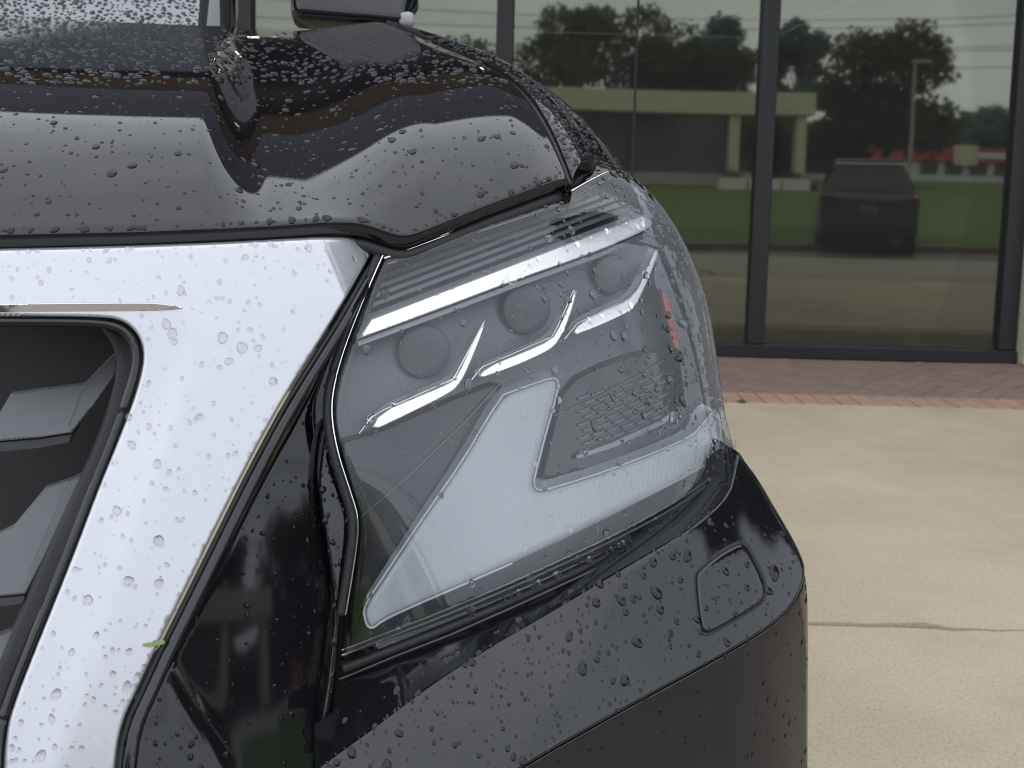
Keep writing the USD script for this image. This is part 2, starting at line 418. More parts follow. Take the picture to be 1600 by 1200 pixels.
def seam(name, pts, W, r, mt, parent, off=0.0, step=6.0, sides=8):
    """A round bead (gasket, bright line) along sight lines on the car surface."""
    L = LineString([(p[0], p[1]) for p in pts])
    n = max(4, int(L.length / step))
    q = np.array([L.interpolate(t, normalized=True).coords[0] for t in np.linspace(0, 1, n)])
    o = hit(q[:, 0], q[:, 1], W, off)
    return obj(name, tube(o, r, sides), mt, parent, True)

# ------------------------------------------------------------------ the setting: ground, concrete, pavers, grass
def zg(y, x=0.0):
    """Height of the ground: level in front of the building, dipping across the drive and rising to the lawn beyond."""
    return np.interp(y, [-400, -60, -28, -12, -7.2, -6.9, -1.0, 1.2, 400], [0.9, 0.55, 0.30, -0.12, -0.24, -0.30, -0.14, 0.0, 0.0])

ys = np.concatenate([[-400, -200, -60, -40, -28, -20, -12, -9, -7.2, -6.9, -4, -1.0, 0, 1.2, 2, 6, 12, 60, 400]])
xs = np.array([-400, -60, -20, -8, 0, 8, 20, 60, 400.0])
G = np.array([[(xx, yy, zg(yy) - 0.09) for xx in xs] for yy in ys])
struct('ground', grid_mesh(G), 'damp_asphalt')


# concrete apron in two slabs, parted by an uneven crack
def wavy(x, y0, amp, seed):
    p = np.stack([x * 3.1, np.full_like(x, seed), np.zeros_like(x)], -1)
    q = np.stack([x * 17.0, np.full_like(x, seed + 5.0), np.zeros_like(x)], -1)
    return y0 + amp * (meshkit.fbm(p, 4, 3) - 0.5) * 2 + amp * 0.5 * (meshkit.noise(q, 9) - 0.5)
cx = np.concatenate([[-14.0], np.linspace(-6, 0.4, 30), np.linspace(0.45, 3.0, 340), np.linspace(3.1, 14, 60)])
c1 = wavy(cx, 2.355, 0.016, 1.0) + 0.006 * cx * 0
gap = 0.0035 + 0.014 * np.clip(meshkit.noise(np.stack([cx * 4.5, cx * 0, cx * 0 + 2], -1), 4) - 0.35, 0, 1) * 1.6
gap += 0.016 * np.exp(-((cx - 1.16) / 0.07) ** 2)
def slab2(name, ya, yb, top=0.0):
    n = len(cx)
    rows = np.stack([np.stack([cx, ya, np.full(n, top - 0.085)], -1), np.stack([cx, ya + 0.002, np.full(n, top)], -1), np.stack([cx, yb - 0.002, np.full(n, top)], -1), np.stack([cx, yb, np.full(n, top - 0.085)], -1)], 0)
    return struct(name, grid_mesh(rows), 'concrete')
slab2('concrete_apron', c1 + gap, np.full_like(cx, 4.655))
slab2('concrete_apron', np.full_like(cx, 1.62), c1)

cxd = [-14.0, -3.4, -0.55, 2.35, 14.0]
for a_, b_ in zip(cxd[:-1], cxd[1:]):
    for ya_, yb_ in ((-0.35, 1.597), (-2.6, -0.378)):
        xx_ = np.linspace(a_ + 0.014, b_ - 0.014, 30)
        n_ = len(xx_)
        zt0, zt1 = float(zg(ya_)), float(zg(yb_))
        yc_ = np.linspace(ya_, yb_, 8)
        rows_ = [np.stack([xx_, np.full(n_, ya_), np.full(n_, zg(ya_) - 0.088)], -1)] + [np.stack([xx_, np.full(n_, yy_), np.full(n_, zg(yy_) + 0.0)], -1) for yy_ in yc_] + [np.stack([xx_, np.full(n_, yb_), np.full(n_, zg(yb_) - 0.088)], -1)]
        struct('drive_slab', grid_mesh(np.array(rows_)), 'damp_concrete')

# paving of brick pavers between the concrete and the glass front
PAV0, PAV1, PAVX0, PAVX1 = 4.66, 5.78, 0.75, 4.1
pav = struct('brick_paving', bx(-12, 14, PAV0, PAV1, -0.085, -0.008), 'paver_joint')
def paver(poly, mt, dz):
    poly = poly.buffer(-0.003, join_style=2)
    if poly.is_empty or poly.area < 4e-4 or poly.geom_type != 'Polygon':
        return None
    top = poly.buffer(-0.004, join_style=2)
    if top.is_empty or top.geom_type != 'Polygon':
        return None
    a, b = np.array(poly.exterior.coords)[:-1], np.array(top.exterior.coords)[:-1]
    z0, z1 = -0.03, 0.0 + dz
    pts = np.vstack([np.c_[a, np.full(len(a), z0)], np.c_[a, np.full(len(a), z1 - 0.004)], np.c_[b, np.full(len(b), z1)]])
    return trimesh.convex.convex_hull(pts)
region = sbox(PAVX0, PAV0 + 0.205, PAVX1, PAV1)
bricks = []
L_, W_ = 0.205, 0.1025
c45 = math.cos(math.pi / 4)
Rm = np.array([[c45, -c45], [c45, c45]])
for i in range(-60, 60):
    for j in range(-30, 30):
        ox, oy = (i + 2 * j) * W_, (i - 2 * j) * W_
        for q in (sbox(ox, oy, ox + 2 * W_, oy + W_), sbox(ox, oy + W_, ox + W_, oy + 3 * W_)):
            cc = np.array(q.exterior.coords)[:-1] @ Rm.T + [2.4, 5.3]
            P_ = Polygon(cc).intersection(region)
            if P_.is_empty or P_.area < 1e-3 or P_.geom_type != 'Polygon':
                continue
            bricks.append((P_, f'paver_{rng.integers(0, 3)}'))
seen = []
placed = []
tree_ = None
for P_, mt in bricks:
    if any(P_.intersection(o).area > 2e-4 for o in placed if abs(o.centroid.x - P_.centroid.x) < 0.25 and abs(o.centroid.y - P_.centroid.y) < 0.25):
        continue
    placed.append(P_)
    mm = paver(P_, mt, rng.uniform(-0.0015, 0.0015))
    if mm is not None:
        obj('brick', mm, mt, pav)
for k in range(int((PAVX1 - PAVX0) / 0.1025)):
    P_ = sbox(PAVX0 + k * 0.1025, PAV0, PAVX0 + (k + 1) * 0.1025, PAV0 + 0.204)
    obj('edge_brick', paver(P_, 'paver_edge', rng.uniform(-0.001, 0.0015)), 'paver_edge', pav)
# moss tuft in the joint beside the car
tuft = []
for k in range(90):
    a, rr = rng.uniform(0, 6.28), abs(rng.normal(0, 0.011))
    b0 = np.array([1.235 + rr * math.cos(a) * 1.6, 4.655 + rr * math.sin(a), 0.0])
    h_ = rng.uniform(0.008, 0.022)
    l_ = np.array([rng.normal(0, 0.008), rng.normal(0, 0.008), h_])
    s_ = np.array([math.cos(a + 1.5), math.sin(a + 1.5), 0]) * 0.003
    tuft.append(trimesh.Trimesh([b0 - s_, b0 + s_, b0 + l_], [[0, 1, 2], [0, 2, 1]], process=False))
mat('moss', {'p': ('principled_bsdf', {'base_color': (0.22, 0.19, 0.03), 'roughness': 0.9})})
tag(obj('weed_tuft', cat_m(tuft), 'moss'), 'small yellow-green weed tuft in the joint between brick paving and concrete', 'weed')

# lawn beyond the drive, with a brick kerb
gx = np.linspace(-60, 80, 60)
edge = -4.9 - 0.9 * np.tanh((gx - 4.0) / 4.0) - 0.02 * gx
kerb = []
rowsk = [np.stack([gx, edge + 0.02, zg(edge) - 0.12], -1), np.stack([gx, edge + 0.0, zg(edge) + 0.04], -1), np.stack([gx, edge - 0.45, zg(edge - 0.45) + 0.045], -1), np.stack([gx, edge - 0.47, zg(edge - 0.5) - 0.03], -1)]
struct('kerb', grid_mesh(np.array(rowsk)), 'kerb_brick')
rows = []
for t in np.linspace(0, 1, 16):
    yy = edge - 0.46 - t ** 1.6 * 40
    rows.append(np.stack([gx, yy, zg(yy) + 0.03], -1))
tag(obj('lawn', grid_mesh(np.array(rows)), 'grass'), 'mown green lawn beyond the drive', 'grass', kind='stuff')

# ------------------------------------------------------------------ the glass-fronted building
WY = 5.85
bld = thing('glass_front_building', 'modern building with tinted glass wall in dark bronze frames', 'building', (0, 0, 0))
def at_wall(px, py, yy=WY):
    d = rays(px, py)
    s = (yy - EYE[1]) / d[1]
    return EYE + s * d
GTOP = 2.80
mull = [float(at_wall(p_, 330)[0]) for p_ in (783, 1188, 1583)]
pitch_m = (mull[2] - mull[0]) / 2
posts = [mull[0] - 3 * pitch_m, mull[0] - 2 * pitch_m, mull[0] - pitch_m] + mull
zsill = float(at_wall(1300, 545)[2])
obj('sill_rail', bevel_box(posts[0] - 0.05, mull[2] + 0.06, WY - 0.07, WY + 0.05, 0.0, 0.085, 0.006), 'frame_bronze', bld)
obj('head_rail', bevel_box(posts[0] - 0.05, mull[2] + 0.06, WY - 0.05, WY + 0.05, GTOP, GTOP + 0.09, 0.006), 'frame_bronze', bld)
for p_ in posts:
    wdt = 0.055
    obj('mullion', bevel_box(p_ - wdt, p_ + wdt, WY - 0.055, WY + 0.06, 0.088, GTOP - 0.003, 0.006), 'frame_bronze', bld)
for a, b in zip(posts[:-1], posts[1:]):
    mid = (a + b) / 2
    if abs(a - mull[1]) < 0.01:
        spans = [(a, b)]
    else:
        spans = [(a, mid), (mid, b)]
        obj('glazing_joint', bx(mid - 0.007, mid + 0.007, WY - 0.008, WY + 0.012, 0.09, GTOP - 0.004), 'rubber', bld)
    for (s0, s1) in spans:
        e0, e1 = (0.057 if abs(s0 - a) < 1e-6 else 0.008), (0.057 if abs(s1 - b) < 1e-6 else 0.008)
        tilt = rng.normal(0, 0.0012)
        pn = bx(s0 + e0, s1 - e1, -0.005, 0.005, 0.088, GTOP - 0.003)
        pn.apply_transform(trimesh.transformations.rotation_matrix(tilt, [0, 0, 1], [(s0 + s1) / 2, 0, 0]))
        pn.apply_translation([0, WY, 0])
        obj('glass_pane', pn, 'facade_glass', bld)
colx = mull[2] + 0.065
obj('stone_column', bevel_box(colx, colx + 0.9, WY - 0.14, WY + 0.5, 0, 3.59, 0.012), 'column_stone', bld)
obj('header', bx(posts[0] - 3, colx + 6, WY - 0.03, WY + 0.06, GTOP + 0.092, 3.64), 'header_dark', bld)
obj('side_wall', bx(colx + 0.902, colx + 6, WY - 0.02, WY + 0.3, 0, GTOP + 0.09), 'cream_wall', bld)
obj('side_wall', bx(posts[0] - 3, posts[0] - 0.06, WY - 0.02, WY + 0.3, 0, GTOP + 0.09), 'cream_wall', bld)
# canopy
CY0 = 4.45
obj('soffit', bx(posts[0] - 3, colx + 6, CY0 + 0.021, WY - 0.032, 3.60, 3.63), 'soffit_tan', bld)
obj('fascia', bevel_box(posts[0] - 3.05, colx + 6.05, CY0 - 0.06, CY0 + 0.02, 3.57, 4.35, 0.01), 'fascia_grey', bld)
obj('fascia', bevel_box(posts[0] - 3.05, colx + 6.05, CY0 - 0.03, CY0 + 0.02, 4.38, 5.75, 0.01), 'fascia_grey', bld)
obj('roof', bx(posts[0] - 3, colx + 6, CY0 + 0.021, WY + 8, 5.6, 5.68), 'fascia_grey', bld)
for lx, lz, ly in ((-2.1, 3.04, 5.7), (-1.62, 2.76, 5.6), (-1.18, 2.67, 5.6), (-0.1, 3.0, 5.6), (-3.2, 3.04, 5.7)):
    c_ = trimesh.creation.icosphere(2, 0.022)
    c_.apply_translation([lx, ly, lz])
    pl_ = obj('pendant_lamp', c_, 'lamp_glow', bld, True)
    obj('cord', tube(np.array([[lx, ly, lz + 0.04], [lx, ly, 3.2], [lx, ly, 3.598]]), 0.006, 6), 'rubber', pl_)
# the room behind the glass
obj('room_floor', bx(posts[0], colx, WY + 0.07, WY + 6, -0.02, 0.0), 'interior_dark', bld)
obj('room_ceiling', bx(posts[0], colx, WY + 0.07, WY + 6, 2.92, 2.97), 'interior_dark', bld)
obj('room_wall', bx(posts[0], colx, WY + 6, WY + 6.1, 0.0, 2.915), 'interior_dark', bld)
obj('room_wall', bx(posts[0] - 0.1, posts[0] - 0.002, WY + 0.3, WY + 6, 0.0, 2.915), 'interior_dark', bld)
obj('room_wall', bx(colx + 0.002, colx + 0.1, WY + 0.5, WY + 6, 0.0, 2.915), 'interior_dark', bld)

# ------------------------------------------------------------------ the black car
car = thing('parked_suv', 'black SUV front corner wet with rain, silver grille frame', 'car')
def sweep(u):
    u = np.asarray(u, float)
    return 0.55 * np.maximum(u, 0) ** 2 + 25 * np.maximum(u - 0.33, 0) ** 3
def W_silver0(u, z):
    return -0.012 + 0.42 * (z - 1.14) + sweep(u)
def W_lens(u, z):
    return 0.012 + 0.39 * (z - 1.14) + 3.9 * np.maximum(z - 1.16, 0) ** 2 + 0.20 * 0.015 * np.logaddexp(0, (0.99 - z) / 0.015) * np.clip((0.13 - np.asarray(u, float)) / 0.16, 0, 1) ** 2 + sweep(u)
# (the frame is folded twice: at its upper corner and along its flank)
def fold_line(pts):
    q = np.array(pts, float)
    u_, _, z_ = to_car(hit(q[:, 0], q[:, 1], W_silver0))
    return np.polyfit(z_, u_, 1 if len(pts) < 3 else 2)
FOLD1 = fold_line([(503, 376), (541, 468)])
FOLD2 = fold_line([(318, 500), (262, 690), (190, 900), (120, 1080), (85, 1200)])
def W_silver(u, z):
    k1, k2 = u - np.polyval(FOLD1, z), u - np.polyval(FOLD2, z)
    low = np.clip((1.12 - z) / 0.10, 0, 1)
    low = low * low * (3 - 2 * low)
    return W_silver0(u, z) + 0.75 * np.maximum(k1, 0) * (z > 1.02) + 0.010 * low * (1 - np.exp(-0.003 * np.logaddexp(0, -k2 / 0.003) / 0.045))
def W_front0(u, z):
    return (W_silver0(u, z) + W_lens(u, z)) / 2

# outlines, in the photograph's pixels
LENS = [(598, 399, 1), (690, 365), (780, 336), (876, 303), (918, 275), (935, 250), (960, 257), (1003, 286), (1038, 326), (1069, 377), (1091, 425), (1106, 471), (1114, 515), (1123, 576), (1132, 642), (1141, 680), (1150, 712), (1140, 742), (1110, 768), (1050, 808), (980, 846), (900, 884), (800, 930), (700, 972), (620, 1003), (534, 1036, 1), (540, 960), (555, 870), (561, 812), (548, 770), (528, 710), (518, 655), (519, 615), (532, 560), (560, 485)]
SILVER = [(-40, 392, 1), (150, 388), (330, 382), (500, 373), (558, 371), (590, 381), (576, 402), (524, 494), (440, 626), (380, 738), (326, 847), (270, 960), (240, 1020), (212, 1082), (195, 1117), (183, 1160), (176, 1230, 1), (6, 1230, 1), (9, 1147), (22, 1099), (56, 1012), (112, 874), (156, 757), (176, 710), (208, 628), (222, 580), (225, 550), (216, 522), (192, 500), (152, 495), (-40, 494, 1)]

silver = panel('grille_surround', SILVER, W_silver, 'satin_silver', car, r=0.0035, depth=0.03)
# darker turned corner of the frame beside the headlight
def W_corner(u, z):
    return W_silver(u, z) - 0.0012
# the slot lip over the grille
_q = np.array([(-40, 484), (100, 484), (200, 484), (290, 481)], float)
_u, _w, _z = to_car(hit(_q[:, 0], _q[:, 1], W_silver0, -0.002))
_pz, _pw = np.polyfit(_u, _z, 1), np.polyfit(_u, _w, 1)
def W_slot(u, z):
    return np.polyval(_pw, u) - 0.55 * (z - np.polyval(_pz, u))
slot = panel('slot_trim', [(-40, 475, 1), (120, 474), (224, 473), (258, 475), (292, 481), (262, 485), (225, 491), (195, 498), (150, 495), (60, 494), (-40, 494, 1)], W_slot, 'chrome', car, off=0.0, r=0.0015, depth=0.012, soft=2, step=5)

# grille opening: rim, back plane and slats
rim_pts = [(-40, 503), (60, 503), (148, 504), (186, 510), (207, 528), (214, 552), (212, 580), (198, 628), (166, 712), (146, 760), (102, 876), (46, 1014), (12, 1100), (-1, 1150), (-4, 1230)]
seam('grille_rim', soften(rim_pts, 2, False), W_silver, 0.0036, 'piano_black', car, off=0.006)
rim2 = [(p[0] - 13 - 0.004 * max(0, p[1] - 500), p[1] + 12) for p in rim_pts]
def W_back(u, z):
    return 0.16 + 0.25 * (z - 1.0)
panel('grille_backing', [(-60, 480, 1), (235, 480, 1), (235, 640), (120, 960), (20, 1240, 1), (-60, 1240, 1)], W_back, 'dark_plastic', car, r=0.001, depth=0.02, step=40, soft=0)
panel('grille_inner_wall', [(150, 500, 1), (216, 520, 1), (222, 570), (180, 690), (112, 860), (40, 1020), (0, 1120), (-6, 1240, 1), (-50, 1240, 1), (-30, 1110), (20, 980), (90, 820), (150, 690), (186, 580), (178, 540)], lambda u, z: 0.035 + 0.42 * (z - 1.14), 'dark_plastic', car, r=0.006, depth=0.12, step=12)
def front_z(px, py):
    return float(hit(np.array([px]), np.array([py]), W_silver0, 0.04)[0][2])
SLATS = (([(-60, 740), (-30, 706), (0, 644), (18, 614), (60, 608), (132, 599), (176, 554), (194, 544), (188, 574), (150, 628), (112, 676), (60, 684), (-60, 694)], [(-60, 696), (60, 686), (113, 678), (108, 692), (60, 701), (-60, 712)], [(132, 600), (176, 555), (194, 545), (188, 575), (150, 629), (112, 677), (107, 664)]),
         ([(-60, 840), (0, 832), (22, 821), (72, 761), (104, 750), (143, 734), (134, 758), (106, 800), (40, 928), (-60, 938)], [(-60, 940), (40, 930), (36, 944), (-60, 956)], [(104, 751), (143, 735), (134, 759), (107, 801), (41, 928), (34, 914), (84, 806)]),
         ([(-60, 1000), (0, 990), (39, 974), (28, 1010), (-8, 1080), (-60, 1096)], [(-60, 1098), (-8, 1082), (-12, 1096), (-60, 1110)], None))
for k, (face_, under_, end_) in enumerate(SLATS):
    face_ = [p for p in face_ if not (k == 0 and p[0] < 0 and p[1] in (740, 706))]
    if k == 0:
        face_ = [(-60, 650)] + face_
    cx_ = np.mean([p[0] for p in face_ if p[0] > -50])
    zc = front_z(cx_, np.mean([p[1] for p in face_]))
    Wt = lambda u, z, zc=zc: 0.060 + 0.42 * (zc - 1.14) + 0.80 * (z - zc)
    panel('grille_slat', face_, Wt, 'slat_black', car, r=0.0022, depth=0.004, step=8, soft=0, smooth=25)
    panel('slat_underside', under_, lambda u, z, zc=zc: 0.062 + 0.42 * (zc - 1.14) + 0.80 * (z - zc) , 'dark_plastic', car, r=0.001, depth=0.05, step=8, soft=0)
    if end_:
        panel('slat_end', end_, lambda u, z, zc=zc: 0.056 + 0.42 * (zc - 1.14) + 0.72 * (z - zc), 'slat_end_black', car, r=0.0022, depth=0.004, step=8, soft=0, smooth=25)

# inner structure that closes the gaps between the panels
panel('front_frame', [(-80, 380, 1), (560, 362), (640, 372), (880, 300), (960, 330), (1010, 400), (1040, 480), (1060, 640), (1070, 730), (1050, 800), (1140, 880), (1200, 980), (1210, 1680, 1), (-60, 1680, 1), (60, 1240), (300, 1000), (520, 560), (500, 420), (240, 430), (-80, 440, 1)], lambda u, z: W_lens(u, z) + 0.07, 'dark_plastic', car, r=0.002, depth=0.05, step=26, soft=1)

# strips and corner panel between grille frame and headlight
EDGE = [(588, 384), (576, 404), (524, 496), (440, 628), (380, 740), (326, 849), (270, 962), (240, 1022), (212, 1084), (195, 1119), (183, 1162), (176, 1230)]
seam('frame_gasket', [(a + 7, b + 2) for a, b in EDGE], W_silver, 0.0018, 'rubber', car, off=0.006)
strip = [(598, 392, 1)] + [(a + 9, b + 3) for a, b in EDGE[1:]] + [(a + 24 + 0.012 * max(0, b - 400), b + 6) for a, b in EDGE[::-1][:-1]]
panel('trim_strip', strip, lambda u, z: W_silver(u, z) + 0.004, 'black_paint', car, r=0.004, depth=0.02, step=7, soft=1)
COR = [(566, 470), (520, 535), (470, 640), (410, 745), (350, 865), (296, 975), (255, 1050), (222, 1110), (206, 1160), (198, 1230, 1), (492, 1230, 1), (500, 1120), (508, 1050), (520, 950), (508, 850), (494, 770), (500, 690), (514, 640), (520, 590), (545, 530)]
def W_cor0(u, z):
    return 0.018 + 0.29 * (z - 1.0) + 0.35 * (u + 0.17) ** 2
def cor_line(p, q):
    k = np.array([p, q], float)
    u_, _, z_ = to_car(hit(k[:, 0], k[:, 1], W_cor0))
    return np.polyfit(z_, u_, 1)
CL1 = cor_line((246, 1010), (352, 1200))
def W_cor(u, z):
    a_ = 0.006 * np.logaddexp(0, (np.polyval(CL1, z) - u) / 0.006)
    return W_cor0(u, z) - 0.24 * a_
corner = panel('corner_panel', COR, W_cor, 'piano_black', car, r=0.004, depth=0.03, step=7, soft=1)
SIDE = [(512, 650), (500, 720), (497, 770), (510, 850), (523, 950), (512, 1060), (500, 1130), (497, 1230, 1), (515, 1230, 1), (519, 1120), (527, 1036), (533, 950), (547, 862), (552, 812), (538, 770), (520, 712)]
side_p = panel('corner_panel', SIDE, lambda u, z: 0.006 + 0.34 * (z - 1.14) + 0.03, 'black_paint', car, r=0.004, depth=0.03, step=7, soft=1)

# ------------------------------------------------------------------ headlight
def tilted(line, W0, off, slope, deg=2):
    """A surface through the sight lines of LINE on W0 + off that leans back by SLOPE."""
    q = np.array(line, float)
    u_, w_, z_ = to_car(hit(q[:, 0], q[:, 1], W0, off))
    pz_, pw_ = np.polyfit(u_, z_, deg), np.polyfit(u_, w_, deg)
    return lambda u, z: np.polyval(pw_, u) + slope * (z - np.polyval(pz_, u))
hl = panel('headlight', [(p[0] + (2 if p[0] < 700 else -2), p[1], *p[2:]) for p in LENS], lambda u, z: W_lens(u, z), 'bezel_grey', car, off=0.062, r=0.004, depth=0.03, step=10, soft=1)
H = hl.prim
lens = panel('lens', LENS, W_lens, 'lens_clear', H, r=0.010, depth=0.012, step=7, soft=2, smooth=60)
rimp = [(p[0], p[1]) for p in LENS]
bead_left = soften([rimp[k] for k in range(len(rimp) - 9, len(rimp))][0:] + [rimp[0]], 2, False)
seam('lens_edge', bead_left, W_lens, 0.0008, 'chrome', H, off=0.001)
seam('lens_gasket', [(a - 7, b) for a, b in bead_left], W_lens, 0.0042, 'rubber', H, off=0.006)
bot = soften([(534, 1036), (620, 1003), (700, 972), (800, 930), (900, 884), (980, 846), (1050, 808), (1110, 768), (1142, 738), (1150, 708)], 2, False)
seam('lens_gasket', [(a + 1, b + 9) for a, b in bot], W_lens, 0.0042, 'rubber', H, off=0.012)
seam('lens_edge', [(a, b - 12) for a, b in bot], W_lens, 0.0010, 'bezel_silver', H, off=0.004)
seam('lens_edge', [(a, b - 20) for a, b in bot], W_lens, 0.0007, 'bezel_silver', H, off=0.006)
topl = soften([(600, 404), (690, 370), (780, 341), (876, 308), (920, 283), (950, 268)], 2, False)
seam('lens_edge', topl, W_lens, 0.0013, 'chrome', H, off=0.001)
seam('lens_edge', [(a + 6, b + 9) for a, b in topl], W_lens, 0.0007, 'bezel_silver', H, off=0.004)
# stepped ledges above the light bar
def lerp(a, b, t):
    return (a[0] + (b[0] - a[0]) * t, a[1] + (b[1] - a[1]) * t)
for k in range(4):
    t0, t1 = 0.12 + k * 0.21, 0.12 + k * 0.21 + 0.11
    A0, B0 = (604, 420), (940, 296)
    A1, B1 = (578, 490), (1000, 330)
    panel('ledge', [lerp(A0, A1, t0), lerp(B0, B1, t0), lerp(B0, B1, t1), lerp(A0, A1, t1)], W_lens, 'bezel_grey', H, off=0.052 - k * 0.006, r=0, depth=0.012, step=14, soft=0)
panel('light_bar', [(559, 530, 1), (580, 497, 1), (690, 455), (806, 410), (910, 371), (1003, 336), (1020, 345), (1017, 356), (937, 392), (806, 438), (690, 482)], tilted([(565, 513), (690, 468), (806, 424), (910, 383), (1010, 346)], W_lens, 0.010, 0.55), 'light_white', H, off=0.0, r=0.002, depth=0.02, step=9, soft=1)
panel('light_bar_edge', [(559, 533, 1), (690, 485), (806, 441), (937, 395), (1018, 358), (1018, 364), (937, 402), (806, 449), (690, 493), (560, 541, 1)], W_lens, 'bezel_silver', H, off=0.020, r=0, depth=0.02, step=9, soft=0)
def stick(body, tail):
    bl = np.array(body)
    cl = [((body[k][0] + body[-1 - k][0]) / 2, (body[k][1] + body[-1 - k][1]) / 2) for k in range(len(body) // 2)]
    p = panel('running_light', body, tilted(cl, W_lens, 0.012, 0.55, 1), 'light_white', H, off=0.0, r=0.0012, depth=0.018, step=6, soft=1)
    seam('running_light_edge', tail, W_lens, 0.0009, 'chrome', H, off=0.014)
stick([(577, 676), (594, 644), (660, 616), (704, 598), (716, 584), (736, 540), (754, 506), (759, 504), (746, 540), (728, 582), (718, 600), (704, 614), (640, 646)], [(561, 678), (580, 652), (600, 640), (708, 592), (722, 566), (757, 501)])
stick([(742, 594), (762, 572), (820, 549), (862, 530), (874, 510), (888, 478), (898, 453), (902, 455), (892, 490), (880, 520), (868, 540), (850, 552), (800, 574)], [(734, 597), (752, 574), (862, 526), (873, 505), (897, 451)])
stick([(892, 526), (906, 503), (950, 482), (982, 468), (996, 452), (1012, 418), (1025, 389), (1030, 391), (1018, 424), (1004, 456), (994, 478), (976, 491), (930, 512)], [(882, 530), (902, 505), (982, 465), (998, 448), (1026, 386)])
# projector lenses
for (qx, qy, rp) in ((662, 548, 40), (822, 482, 40), (955, 428, 34)):
    a = np.linspace(0, 2 * np.pi, 33)[:-1]
    c0 = hit(np.array([qx]), np.array([qy]), W_lens, 0.052)[0]
    nrm = normal_at(np.array([qx]), np.array([qy]), W_lens, 0.05)[0]
    fw = -CW * 0.95 + CZ * 0.1
    fw /= np.linalg.norm(fw)
    ax = np.cross([0, 0, 1.0], fw); ax /= np.linalg.norm(ax); ay = np.cross(fw, ax)
    rm = rp / FPX * 0.86
    prof = [(1.02, -0.012), (1.02, 0.002), (1.01, 0.003), (1.0, 0.003)] + [(math.cos(t), 0.004 + 0.12 * math.sin(t) * rm) for t in np.linspace(0.05, 1.5, 10)] + [(0.001, 0.004 + 0.12 * rm)]
    P_ = np.array([[c0 + (ax * math.cos(b) + ay * math.sin(b)) * rm * q0 + fw * (q1 if k < 4 else q1) for b in np.append(a, a[0])] for k, (q0, q1) in enumerate(prof)])
    g_ = grid_mesh(P_)
    pr = obj('projector', g_, 'projector_glass', H, None, True) if False else obj('projector', g_, 'projector_glass', H, 40)
# lower dark bezel with its bright hairline
panel('lower_bezel', [(528, 690), (560, 684), (700, 625), (790, 590), (768, 640), (725, 722), (650, 822), (600, 895), (566, 945), (560, 985), (545, 1010), (548, 950), (564, 812), (550, 770)], lambda u, z: W_lens(u, z) + 0.06 * (z - 0.98), 'bezel_black', H, off=0.048, r=0.003, depth=0.02, step=10, soft=1)
panel('lower_bezel', [(562, 806), (566, 760), (640, 742), (700, 738), (724, 700), (652, 812), (600, 886), (570, 930), (556, 930)], lambda u, z: W_lens(u, z) + 0.5 * (z - 1.0), 'bezel_grey', H, off=0.040, r=0.003, depth=0.02, step=10, soft=1) if False else None
# the large arrow-shaped lamp
ARROW = [(786, 617), (826, 602), (862, 590), (874, 594), (868, 625), (852, 680), (838, 735), (833, 757), (840, 767), (862, 763), (950, 735), (1030, 704), (1080, 682), (1100, 660), (1116, 640), (1126, 650), (1128, 690), (1114, 722), (1075, 744), (1010, 778), (950, 808), (880, 843), (800, 880), (720, 915), (650, 945), (600, 968), (578, 985), (570, 968), (568, 948), (600, 900), (650, 824), (725, 716), (762, 652)]
guide = panel('arrow_lamp', ARROW, W_lens, 'light_guide', H, off=0.024, r=0.007, depth=0.03, step=7, soft=1)
seam('arrow_lamp_edge', soften(ARROW[22:33] + ARROW[0:1], 1, False), W_lens, 0.0011, 'guide_edge', H, off=0.024)
seam('arrow_lamp_edge', soften(ARROW[0:15], 1, False), W_lens, 0.0011, 'guide_edge', H, off=0.024)
# reflector box with its stamped pattern
panel('reflector_box', [(880, 600), (960, 560), (1050, 540), (1072, 560), (1082, 640), (1072, 672), (1000, 706), (920, 735), (850, 752), (846, 745), (862, 680)], W_lens, 'bezel_black', H, off=0.050, r=0.003, depth=0.02, step=12, soft=1)
for row in range(9):
    for col in range(7):
        bxp = 902 + col * 23 + (row % 2) * 9
        byp = 706 - row * 10.5 - (bxp - 902) * 0.27
        if bxp > 1046 or byp < 575 + (1046 - bxp) * 0.30 or byp > 730 - (bxp - 890) * 0.30:
            continue
        panel('reflector_step', [(bxp, byp), (bxp + 15, byp - 5), (bxp + 20, byp - 10), (bxp + 17, byp - 3), (bxp + 5, byp + 2)], W_lens, 'bezel_step', H, off=0.047, r=0, depth=0.003, step=12, soft=0)
panel('reflector_ledge', [(900, 712), (960, 690), (1030, 658), (1052, 642), (1054, 648), (1034, 664), (962, 698), (902, 717)], W_lens, 'bezel_silver', H, off=0.044, r=0, depth=0.006, step=12, soft=0)
seam('reflector_edge', [(1034, 564), (1046, 560), (1050, 590), (1052, 658)], W_lens, 0.0007, 'rubber', H, off=0.045)
seam('bezel_hairline', [(866, 650), (930, 622), (1000, 586), (1050, 555)], W_lens, 0.0006, 'bezel_silver', H, off=0.046)
seam('bezel_hairline', [(566, 806), (640, 742), (730, 655), (790, 590)], W_lens, 0.0006, 'bezel_silver', H, off=0.045)
# side marker
panel('side_bezel', [(1030, 400), (1052, 430), (1070, 480), (1082, 505), (1084, 560), (1082, 640), (1070, 640), (1062, 560), (1040, 470), (1018, 440)], W_lens, 'bezel_step', H, off=0.030, r=0.002, depth=0.02, step=8, soft=1)
panel('side_marker', [(1033, 454), (1041, 458), (1052, 495), (1061, 543), (1053, 545), (1043, 500)], W_lens, 'amber_red', H, off=0.012, r=0.0012, depth=0.006, step=5, soft=1)

